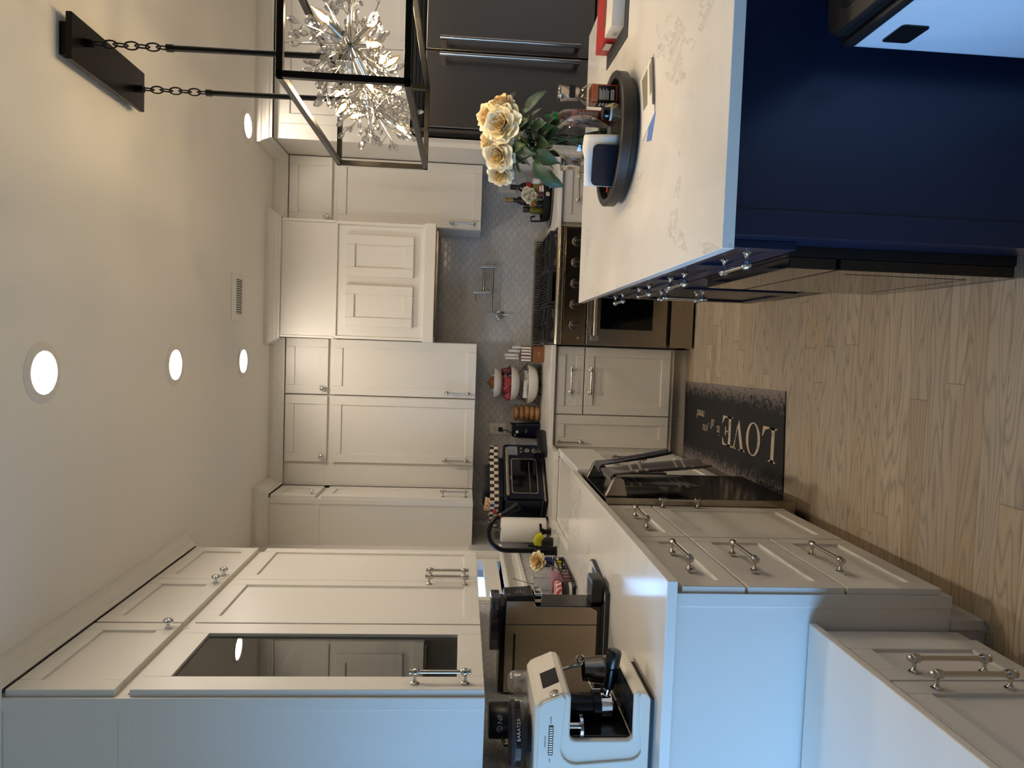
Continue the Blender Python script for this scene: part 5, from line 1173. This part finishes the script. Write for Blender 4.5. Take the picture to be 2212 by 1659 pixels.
tag(MB().rbox(0.13, 0.36, 0.06, 0.25, ZB2+bz0+0.0045, ZB2+bz1+0.040, 0.035, 6, 'Z').xform(TMX).build('black_case', mk('black_fabric', '#141216', 0.8, var=0.2, bump=0.2), bevel=0.018, seg=4), 'soft black fabric pouch sticking up from the checked box', 'pouch')
packet(tuple(TMX @ Vector((0.06, 0.12, ZB2+bz1+0.002))), 0.09, 0.06, 0.1, -0.3, mk('bread_wrap', '#B98D6E', 0.4, var=0.3, scale=30), 'bread_packet', 'wrapped bread packet at the left end of the checked box', puff=0.02)
t = thing('black_pod', 'rounded glossy black pod standing before the right end of the toaster oven', 'container', TMX @ Vector((0.42, -0.10, 0)), TROT)
MB().rbox(-0.125, 0.075, -0.030, 0.035, 0.0, 0.060, 0.02, 6, 'X').build('pod_body', mk('pod_black', '#080B12', 0.16, var=0.1), t, bevel=0.008, seg=3)
# paper towel
t = thing('paper_towel_holder', 'dark metal paper towel holder in the corner by the window', 'holder', (-1.122, 4.255, ZC))
MB().lathe([(0.0, 0.0), (0.082, 0.0), (0.084, 0.004), (0.082, 0.012), (0.0, 0.013)], (-1.122, 4.255, ZC), 36).build('base', STEELV, t)
MB().cyl((-1.122, 4.255, ZC+0.012), (-1.122, 4.255, ZC+0.335), 0.0075).lathe([(0.008, 0.325), (0.013, 0.328), (0.013, 0.345), (0.008, 0.349), (0.0, 0.349)], (-1.122, 4.255, ZC), 18).build('post', STEELV, t)
pr = [(0.020, 0.0), (0.074, 0.0), (0.076, 0.004), (0.076, 0.275), (0.074, 0.279), (0.020, 0.279)]
tag(MB().lathe(pr+[pr[0]], (-1.122, 4.255, ZC+0.0145), 44, caps=False).build('paper_towel_roll', mk('paper_towel', '#E3DED6', 0.95, var=0.02, bump=0.25, bscale=160)), 'white paper towel roll standing upright on its holder', 'paper towel')
# faucet
BLF = mk('matte_black_tap', '#0C0D10', 0.32, 0.5, var=0.1)
t = thing('kitchen_faucet', 'tall matte black gooseneck tap with a pull-down spray head at the sink', 'tap', (-1.135, 3.85, ZC))
MB().lathe([(0.0, 0.0), (0.030, 0.0), (0.030, 0.005), (0.025, 0.008), (0.025, 0.118), (0.022, 0.125), (0.0, 0.125)], (-1.135, 3.85, ZC), 26).build('base', BLF, t)
cx_, cz_ = -1.033, ZC+0.285; arc = [(-1.135, 3.85, ZC+0.12), (-1.135, 3.85, ZC+0.20), (-1.135, 3.85, cz_-0.03)]
for k_ in range(13): a = PI-PI*0.86*k_/12; arc.append((cx_+0.102*math.cos(a), 3.85, cz_+0.102*math.sin(a)))
MB().tube(arc, 0.0135, 14).build('neck', BLF, t)
e_ = Vector(arc[-1]); dr = (e_-Vector(arc[-2])).normalized(); MB().cyl(e_, e_+dr*0.012, 0.0145).build('collar', mk('copper_ring', '#B8735A', 0.2, 1.0), t)
MB().lathe([(0.0135, 0.0), (0.015, 0.02), (0.018, 0.07), (0.023, 0.105), (0.0225, 0.110), (0.0, 0.110)], e_+dr*0.012, 22, dr).build('spray_head', BLF, t)
MB().cyl((-1.135, 3.85, ZC+0.072), (-1.135, 3.905, ZC+0.076), 0.010).tube([(-1.135, 3.905, ZC+0.076), (-1.130, 3.915, ZC+0.10), (-1.125, 3.917, ZC+0.155)], 0.006, 10).build('lever', BLF, t)
t = thing('soap_dispenser', 'short matte black soap pump by the sink corner', 'dispenser', (-1.10, 4.125, ZC)); p = (-1.098, 4.125, ZC)
MB().lathe([(0.0, 0.0), (0.026, 0.0), (0.026, 0.004), (0.015, 0.007), (0.014, 0.040), (0.0, 0.04)], p, 22).build('base', BLF, t); MB().lathe([(0.018, 0.040), (0.020, 0.055), (0.019, 0.065), (0.0, 0.067)], p, 22).cyl((p[0], p[1], ZC+0.058), (p[0]+0.05, p[1]-0.02, ZC+0.066), 0.008).build('pump_head', BLF, t)
t = thing('dish_brush', 'yellow and black scrubbing brush behind the tap', 'brush', (-1.145, 4.02, ZC)); b = MB()
b.tube([(-1.150, 4.02, ZC+0.078), (-1.128, 4.02, ZC+0.090), (-1.105, 4.02, ZC+0.082), (-1.092, 4.02, ZC+0.060)], [0.024, 0.028, 0.028, 0.022], 14).build('sponge_head', mk('yellow_foam', '#B5B01C', 0.7, var=0.1, bump=0.2), t)
MB().lathe([(0.0, 0.0), (0.030, 0.0), (0.032, 0.02), (0.028, 0.062), (0.0, 0.064)], (-1.135, 4.02, ZC), 20).build('holder_cup', BLACKP, t)

# sink-side basket and bottles
t = thing('wire_basket', 'long black wire caddy with bottles under the window', 'basket', (-1.135, 3.36, ZC))
b = MB(); KX0, KX1, KY0, KY1 = -1.205, -1.075, 3.13, 3.565
for z, r_ in ((0.010, 0.0035), (0.055, 0.0045)): b.tube([(x, y, ZC+z) for x, y in rrect(KX0, KX1, KY0, KY1, 0.03, 5)], r_, 8, closed=True)
for i in range(9):
    y = KY0+0.03+i*(KY1-KY0-0.06)/8
    for x in (KX0, KX1): b.cyl((x, y, ZC+0.010), (x, y, ZC+0.055), 0.002, n=6)
    b.cyl((KX0, y, ZC+0.010), (KX1, y, ZC+0.010), 0.002, n=6)
for x in (KX0+0.02, KX1-0.02):
    for y in (KY0+0.02, KY1-0.02, (KY0+KY1)/2): b.ball((x, y, ZC+0.005), 0.005, n=8, k=5)
b.build('wire_frame', BLACKM, t)
for y in (3.36, 3.50): MB().ball((KX1+0.001, y, ZC+0.030), 0.009, n=10, k=6).build('foot_ball', BLACKM, t)
ZK = ZC+0.0125
def jar(x, y, parts, label, name, cat):
    t = thing(name, label, cat, (x, y, ZK), group='bottles in the wire caddy')
    for nm, pr, m2 in parts: MB().lathe(pr, (x, y, ZK), 26, caps=True).build(nm, m2, t)
    return t
PINK = mk('dusty_pink_plastic', '#9A6C78', 0.35, var=0.04); PLUM = mk('dark_plum_glass', '#2A1C22', 0.15, var=0.1)
def swirl():
    t_ = NT('red_white_swirl'); X, P = t_.pos(); w_ = t_.n('TexWave'); t_.l(P, w_.inputs['Vector']); w_.inputs['Scale'].default_value = 16; w_.inputs['Distortion'].default_value = 4; w_.bands_direction = 'DIAGONAL'
    t_.set(col=t_.mix(t_.math('GREATER_THAN', w_.outputs['Fac'], 0.5), lin('#C24A4E')+(1,), lin('#E6C9C4')+(1,)), rough=0.3); return t_.m
jar(-1.130, 3.315, (('jar_body', [(0.0, 0.0), (0.048, 0.0), (0.050, 0.004), (0.050, 0.052), (0.0, 0.052)], PINK), ('lid', [(0.052, 0.052), (0.053, 0.060), (0.053, 0.084), (0.050, 0.088), (0.0, 0.088)], PINK)), 'dusty pink jar with a wide pink lid in the wire caddy', 'jar', 'jar')
jar(-1.140, 3.205, (('jar_body', [(0.0, 0.0), (0.046, 0.0), (0.048, 0.004), (0.048, 0.054), (0.0, 0.054)], PLUM), ('lid', [(0.049, 0.054), (0.050, 0.060), (0.050, 0.076), (0.046, 0.080), (0.0, 0.08)], swirl()), ('label', [(0.0486, 0.006), (0.0486, 0.020), (0.0, 0.020)], LABW)), 'dark jar with a red and white swirled lid in the wire caddy', 'jar', 'jar')
def flor():
    t_ = NT('folk_print_label'); f = t_.noise(t_.obj(), 75, 2, 0.6, 1.2)
    t_.set(col=t_.ramp(f, (0.0, lin('#A8201C')), (0.40, lin('#B8342A')), (0.43, lin('#E2D9C6')), (0.58, lin('#E2D9C6')), (0.61, lin('#2C2A22')), (1.0, lin('#B78B3A'))), rough=0.35); return t_.m
t = thing('folk_print_bottle', 'cream hand soap bottle with red folk print and a gold cap, against the tile', 'bottle', (-1.225, 3.16, ZC)); p = (-1.228, 3.175, ZC+0.0003)
MB().lathe([(0.0, 0.0), (0.026, 0.0), (0.028, 0.004), (0.028, 0.128), (0.016, 0.142), (0.0, 0.143)], p, 24).build('bottle_body', flor(), t); MB().lathe([(0.017, 0.143), (0.017, 0.172), (0.0, 0.173)], p, 20).build('cap', GOLD, t)
CLEARP = thin_glass('clear_soap_bottle', (0.93, 0.95, 0.97), 0.10, 0.5)
t = thing('dish_soap', 'clear soap bottle with a blue label and yellow cap, upside down beside the tap', 'bottle', (-1.13, 3.62, ZC)); p = (-1.128, 3.625, ZC+0.0003)
MB().lathe([(0.0, 0.028), (0.020, 0.030), (0.027, 0.045), (0.027, 0.15), (0.02, 0.165), (0.0, 0.166)], p, 24).build('bottle_body', CLEARP, t); MB().lathe([(0.0275, 0.055), (0.0275, 0.105)], p, 24, caps=False).build('label', mk('blue_label', '#16235E', 0.35, var=0.1), t); MB().lathe([(0.0, 0.0), (0.015, 0.0), (0.016, 0.004), (0.016, 0.028), (0.0, 0.03)], p, 20).build('cap', mk('yellow_cap', '#D5C41A', 0.4), t)
t = thing('hand_soap', 'clear pump soap bottle with red dots in the wire caddy, behind the pink jar', 'bottle', (-1.135, 3.455, ZK)); p = (-1.132, 3.455, ZK)
MB().lathe([(0.0, 0.0), (0.030, 0.0), (0.032, 0.004), (0.032, 0.075), (0.018, 0.088), (0.0, 0.089)], p, 24).build('bottle_body', CLEARP, t)
for z, a in ((0.064, -0.4), (0.056, -1.1), (0.032, -0.7), (0.024, -1.5)): q = (p[0]+0.032*math.cos(a), p[1]+0.032*math.sin(a), p[2]+z); MB().ball(q, 0.006, n=10, k=6).build('red_dot', RED, t)
t = thing('clear_bottle', 'narrow clear bottle with grey printed lines, standing at the tiles under the window', 'bottle', (-1.228, 3.30, ZC)); p = (-1.230, 3.33, ZC+0.0003)
MB().rbox(p[0]-0.022, p[0]+0.022, p[1]-0.028, p[1]+0.028, p[2], p[2]+0.13, 0.010, 4, 'Z').build('bottle_body', CLEARP, t)
for z in (0.075, 0.095): MB().ball((p[0]+0.023, p[1]-0.01, p[2]+z), 0.010, (0.3, 0.7, 1.2), n=10, k=6).build('red_leaf_print', RED, t)
t = thing('soap_pump_bottle', 'tall clear bottle with a bent wire pump at the window trim', 'bottle', (-1.225, 3.52, ZC)); p = (-1.215, 3.53, ZC+0.0003)
MB().rbox(p[0]-0.03, p[0]+0.03, p[1]-0.035, p[1]+0.035, p[2], p[2]+0.16, 0.012, 4, 'Z').build('bottle_body', CLEARP, t); MB().tube([(p[0], p[1], p[2]+0.16), (p[0]+0.005, p[1]+0.01, p[2]+0.20), (p[0]+0.02, p[1]+0.02, p[2]+0.265), (p[0]+0.03, p[1]-0.01, p[2]+0.268)], 0.0022, 6).build('pump_wire', STEELV, t)
rose((-1.085, 3.50, 1.072), (0.20, -0.60, 0.75), 0.052, 'single cream rose standing in the wire caddy by the sink', (-1.105, 3.40, ZC+0.03), 0, group='rose by the sink')

# ------------------------------------------------------------------ coffee corner
t = thing('cutting_board', 'white cutting board with dark rounded rim under the tall coffee machine', 'cutting board', (-1.02, 2.65, ZC))
def board(i): return [(-1.21+i, 2.452+i), (-0.99, 2.452+i), (-0.875-i, 2.452+i)]+[(-0.925+(0.085-i)*math.cos(a)+0.0, 2.735+(0.085-i)*math.sin(a)) for a in [math.radians(q) for q in range(0, 91, 15)]]+[(-1.21+i, 2.82-i)]
MB().prism(board(0.0), 'Z', ZC, ZC+0.016).build('rim', mk('dark_grey_rim', '#2E3136', 0.5), t, bevel=0.003); MB().prism(board(0.006), 'Z', ZC+0.0155, ZC+0.0172).build('surface', mk('white_board', '#D8CFBF', 0.5, var=0.02), t)
MB().rbox(-0.885, -0.860, 2.60, 2.72, ZC+0.0172, ZC+0.0176, 0.010, 4, 'Z').build('grip_hole', BLACKP, t)
ZM = ZC+0.0174; YA, YB3 = 2.462, 2.590
SIDE = brushed('machine_steel', '#B9AC9A', 0.30, (2, 2, 60), 0.08); MBLK = mk('machine_black', '#08080A', 0.22, var=0.08)
t = thing('coffee_machine', 'tall automatic coffee machine, steel side, black touch panel and drip tray, on the cutting board', 'coffee machine', (-1.08, 2.6, ZM))
MB().box(-1.250, -0.93, YA+0.002, YB3, ZM+0.004, 1.312).build('body', MBLK, t, bevel=0.004)
MB().box(-1.249, -0.998, YA-0.003, YA+0.004, 0.958, 1.292).build('side_panel', SIDE, t, bevel=0.002)
MB().prism([(-0.996, 0.958), (-0.945, 0.958), (-0.932, 0.985), (-0.932, 1.182), (-0.912, 1.192), (-0.912, 1.290), (-0.996, 1.292)], 'Y', YA-0.003, YA+0.004).build('front_side_panel', SIDE, t, bevel=0.002)
MB().rbox(-1.235, -1.03, YA-0.0042, YA-0.0028, 1.254, 1.262, 0.004, 4, 'Y').build('slot', BLACKP, t)
MB().prism([(-0.93, 1.188), (-0.905, 1.186), (-0.894, 1.192), (-0.902, 1.296), (-0.93, 1.300)], 'Y', YA+0.004, YB3-0.01).build('head', MBLK, t, bevel=0.003)
MB().add([(-0.8938, YA+0.012, 1.198), (-0.8938, YB3-0.016, 1.198), (-0.9008, YB3-0.016, 1.292), (-0.9008, YA+0.012, 1.292)], [(0, 1, 2, 3)]).build('touch_screen', BLACKG, t, solid=0.001)
for y, z, w2 in ((2.49, 1.292, 0.014), (2.49, 1.285, 0.010), (2.50, 1.262, 0.025), (2.50, 1.252, 0.03), (2.50, 1.242, 0.03), (2.50, 1.232, 0.02)): MB().box(-0.8995+(1.292-z)*0.0745, -0.8990+(1.292-z)*0.0745, y, y+w2, z-0.008, z-0.0058).build('icon', mk('dim_screen_print', '#8A8580', 0.5), t)
MB().rbox(-0.928, -0.888, 2.480, 2.550, 1.160, 1.188, 0.006, 4, 'Z').build('spout', CHROME, t, bevel=0.003)
MB().rbox(-0.93, -0.836, YA+0.01, YB3-0.012, ZM+0.006, 0.978, 0.02, 5, 'Z').build('drip_tray', mk('tray_black', '#191A1C', 0.35, var=0.15), t, bevel=0.004)
b = MB()
for i in range(7): b.box(-0.915, -0.85, 2.485+i*0.012, 2.489+i*0.012, 0.978, 0.9792)
b.build('drip_slots', CHROME, t)
SMOKE = thin_glass('smoked_plastic', (0.22, 0.22, 0.24), 0.10, 0.5); MB().rbox(-1.105, -0.905, YA+0.02, YB3-0.02, 1.3125, 1.346, 0.01, 4, 'Z').build('bean_hopper', SMOKE, t, bevel=0.003)
MB().prism([(-1.252, 0.945), (-0.935, 0.945), (-0.91, 0.935), (-0.91, ZM), (-1.252, ZM)], 'Y', YA-0.001, YB3).build('base', MBLK, t, bevel=0.004)

EW = mk('white_satin_enamel', '#DED6C6', 0.28, var=0.01); EY0, EY1 = 1.832, 2.105
t = thing('espresso_machine', 'white espresso machine with a touch screen, open drip bay and black portafilter handle', 'coffee machine', (-1.09, 1.99, ZC))
def arcp(cx, cy, r_, a0, a1, n=5): return [(cx+r_*math.cos(math.radians(a0+(a1-a0)*i/n)), cy+r_*math.sin(math.radians(a0+(a1-a0)*i/n))) for i in range(n+1)]
XB = -1.254
top = [(-0.975, 1.248), (-0.960, 1.237), (-0.933, 1.176), (-0.936, 1.160), (-0.948, 1.150)]
prof = [(XB, 0.930), (-0.950, 0.930), (-0.932, 0.942), (-0.930, 0.966), (-0.938, 0.975)]+arcp(-1.052, 0.992, 0.017, 270, 180)+arcp(-1.052, 1.133, 0.017, 180, 90)+[top[4], top[3], top[2], top[1], top[0], (XB, 1.248)]
MB().prism(prof, 'Y', EY0+0.006, EY1-0.006).build('body', EW, t, bevel=0.010, seg=3)
pin = [(XB, 0.922+0.008), (-0.950, 0.930), (-0.934, 0.942), (-0.932, 0.956), (-0.945, 0.963)]+arcp(-1.060, 0.985, 0.035, 255, 180)+arcp(-1.060, 1.130, 0.045, 180, 95)+[(-0.950, 1.165), (-0.939, 1.175), (-0.958, 1.226), (-0.975, 1.239), (XB, 1.239)]
for y0, y1 in ((EY0, EY0+0.008), (EY1-0.008, EY1)): MB().prism([(x-(0.028 if i in range(5, 17) else 0), z) for i, (x, z) in enumerate(pin)], 'Y', y0, y1).build('side_cover', EW, t, bevel=0.003)
MB().box(-1.068, -1.062, EY0+0.02, EY1-0.02, 0.978, 1.148).build('bay_lining', MBLK, t)
MB().box(-1.066, -0.945, EY0+0.014, EY1-0.014, 0.972, 0.9762).build('drip_tray', mk('dark_steel_tray', '#45423F', 0.25, 0.9), t)
b = MB()
for i in range(11): b.box(-1.05, -0.955, EY0+0.035+i*0.024, EY0+0.042+i*0.024, 0.9762, 0.9768)
b.build('tray_slots', BLACKP, t)
MB().box(-1.250, -0.96, EY0+0.02, EY1-0.02, ZC, 0.931).build('plinth', BLACKP, t)
def face(y, f, d=0.0):   # point on the slanted head front: f from 0 (bottom) to 1 (top)
    return (-0.9335-0.0268*f+d, y, 1.176+0.061*f+d*0.35)
b = MB().add([face(1.898, 0.0, 0.0012), face(1.985, 0.0, 0.0012), face(1.985, 0.74, 0.0012), face(1.898, 0.74, 0.0012)], [(0, 1, 2, 3)]); b.build('touch_screen', mk('dark_screen', '#05070B', 0.3, spec=0.2), t, solid=0.0015)
MB().lathe([(0.0135, 0.0), (0.0135, 0.003), (0.011, 0.004), (0.0, 0.004)], face(1.852, 0.34, 0.0), 24, (1, 0, 0.36)).build('power_button', NICKEL, t)
MB().cyl((-1.03, 1.955, 1.152), (-1.03, 1.955, 1.068), 0.034, 0.032, n=28).cyl((-1.03, 1.955, 1.068), (-1.03, 1.955, 1.046), 0.042, n=28).build('group_head', MBLK, t)
pf = MB().cyl((-1.03, 1.955, 1.046), (-1.03, 1.955, 1.014), 0.036, 0.033, n=28).cyl((-1.0, 1.955, 1.028), (-0.975, 1.953, 1.022), 0.009, n=14).tube([(-1.03, 1.955, 1.014), (-1.03, 1.955, 1.002), (-1.018, 1.94, 0.992)], 0.009, 8).build('portafilter', CHROME, t)
MB().lathe([(0.0135, 0.0), (0.0160, 0.006), (0.0165, 0.060), (0.0185, 0.064), (0.0215, 0.072), (0.0220, 0.108), (0.0200, 0.114), (0.0175, 0.115), (0.0, 0.115)], (-0.978, 1.953, 1.022), 24, (0.985, -0.06, -0.10)).build('handle', MBLK, pf)
MB().cyl((-1.045, 1.870, 1.150), (-1.045, 1.870, 1.120), 0.010).cyl((-1.045, 1.870, 1.120), (-1.045, 1.870, 1.111), 0.030, n=28).build('tamper', CHROME, t)
MB().tube([(-0.985, 2.075, 1.150), (-0.975, 2.078, 1.120), (-0.968, 2.082, 1.075), (-0.970, 2.085, 1.03)], 0.0045, 8).build('steam_wand', CHROME, t)
lx = -1.098
sl = MB().rbox(-1.106, -1.023, EY0-0.0012, EY0+0.0005, 1.197, 1.210, 0.002, 3, 'Y').build('grind_dial_slot', MBLK, t)
b = MB()
for i in range(12): b.box(-1.102+i*0.0065, -1.099+i*0.0065, EY0-0.0022, EY0-0.0012, 1.199, 1.208)
b.build('grind_dial', NICKEL, t)
INK = mk('grey_ink', '#4A4A4C', 0.6)
for s_, x, z, sz in (('GRIND SIZE', -1.084, 1.217, 0.0062), ('COARSE', -1.018, 1.203, 0.0055), ('FINE', -1.126, 1.203, 0.0055)): text(s_, sz, lambda X_, Y_, Z_, x=x, z=z: (x+X_, EY0-0.0008, z+Y_)).build('lettering', INK, t, recalc=False)
ZE = 1.2482
t = thing('bean_hopper', 'smoked round bean hopper with a name plate on top of the espresso machine', 'hopper', (-1.105, 1.945, ZE)); p = (-1.108, 1.945, ZE)
MB().lathe([(0.0, 0.0), (0.050, 0.0), (0.052, 0.008), (0.072, 0.020), (0.086, 0.032), (0.086, 0.046), (0.0, 0.046)], p, 44).build('bowl', mk('smoked_bowl', '#1C1B1E', 0.12, var=0.1), t)
MB().lathe([(0.0, 0.046), (0.090, 0.046), (0.091, 0.050), (0.086, 0.058), (0.0, 0.063)], p, 44).build('lid', mk('charcoal_lid', '#2A2A2E', 0.3, var=0.1), t)
b = MB(); 
def cyl_pt(a, z, r_=0.0868): return (p[0]+r_*math.cos(a), p[1]+r_*math.sin(a), p[2]+z)
for k_ in range(10): a0 = -1.35+k_*0.09; b.quad(cyl_pt(a0, 0.0325), cyl_pt(a0+0.09, 0.0325), cyl_pt(a0+0.09, 0.0455), cyl_pt(a0, 0.0455))
pl = b.build('name_plate', MBLK, t, recalc=False)
text('BARATZA', 0.0135, lambda x, y, z: cyl_pt(-1.30+x/0.0872, 0.0350+y, 0.0872)).build('lettering', LABW, t, recalc=False)
t = thing('black_canister', 'black canister with a white hexagon emblem behind the bean hopper, under the cabinet', 'canister', (-1.155, 2.105, ZE)); p = (-1.160, 2.110, ZE)
MB().lathe([(0.0, 0.0005), (0.052, 0.0005), (0.053, 0.004), (0.053, 0.108), (0.050, 0.112), (0.0, 0.112)], p, 36).build('can_body', mk('canister_black', '#0B0D14', 0.35, var=0.08), t)
MB().tube([(p[0]-0.02, p[1]-0.05, p[2]+0.075), (p[0]-0.03, p[1]-0.085, p[2]+0.065), (p[0]-0.025, p[1]-0.085, p[2]+0.03), (p[0]-0.015, p[1]-0.05, p[2]+0.025)], 0.006, 8).build('handle', MBLK, t)
def can_pt(a, z): return (p[0]+0.0534*math.cos(a), p[1]+0.0534*math.sin(a), p[2]+z)
text('NF', 0.022, lambda x, y, z: can_pt(-1.28+x/0.0534, 0.072+y)).build('lettering', LABW, t, recalc=False)
b = MB(); ho = [(0.0105*math.cos(PI/6+k_*PI/3), 0.0105*math.sin(PI/6+k_*PI/3)) for k_ in range(6)]; hi = [(x*0.72, y*0.72) for x, y in ho]
for k_ in range(6): j = (k_+1) % 6; b.quad(*[can_pt(-1.55+x/0.0534, 0.080+y) for x, y in (ho[k_], ho[j], hi[j], hi[k_])])
b.quad(*[can_pt(-1.55+x/0.0534, 0.080+y) for x, y in ((-0.004, 0.006), (-0.001, 0.006), (0.004, -0.006), (0.001, -0.006))]); b.build('emblem', LABW, t, recalc=False)
CUPG = thin_glass('cup_glass', (0.95, 0.95, 0.95), 0.14, 0.8)
for i, (x, y, lb) in enumerate(((-1.020, 2.075, 'upturned double-walled glass cup at the far front of the espresso machine top'), (-1.075, 2.022, 'upturned double-walled glass cup beside the bean hopper, behind the first cup'))):
    t = thing('glass_cup', lb, 'cup', (x, y, ZE), group='upturned glass cups on the espresso machine')
    MB().lathe([(0.034, 0.0005), (0.0355, 0.012), (0.036, 0.032), (0.030, 0.050), (0.018, 0.0585), (0.0, 0.060)], (x, y, ZE), 28, caps=False).build('outer_wall', CUPG, t); MB().lathe([(0.0335, 0.0008), (0.0325, 0.014), (0.030, 0.032), (0.022, 0.044), (0.0, 0.049)], (x, y, ZE), 26, caps=False).build('inner_wall', CUPG, t)
t = thing('milk_pitcher', 'brushed steel milk pitcher in the drip bay, behind the portafilter handle', 'pitcher', (-0.985, 2.085, 0.9768)); p = (-0.985, 2.085, 0.9770)
MB().lathe([(0.0, 0.0), (0.043, 0.0), (0.045, 0.003), (0.042, 0.045), (0.037, 0.082), (0.036, 0.096), (0.0345, 0.096), (0.036, 0.08), (0.040, 0.01), (0.0, 0.006)], p, 36).build('jug', brushed('jug_steel', '#A69C90', 0.2, (2, 2, 80)), t)
MB().tube([(p[0]-0.02, p[1]-0.037, p[2]+0.085), (p[0]-0.03, p[1]-0.068, p[2]+0.078), (p[0]-0.03, p[1]-0.068, p[2]+0.03), (p[0]-0.02, p[1]-0.043, p[2]+0.02)], 0.0035, 8).build('handle', CHROME, t)
MB().tube([(p[0]+0.030*math.cos(0)+0.012*math.cos(a), p[1]+0.005, p[2]+0.106+0.012*math.sin(a)) for a in [2*PI*k_/16 for k_ in range(16)]], 0.003, 8, closed=True).build('thermometer_ring', CHROME, t)
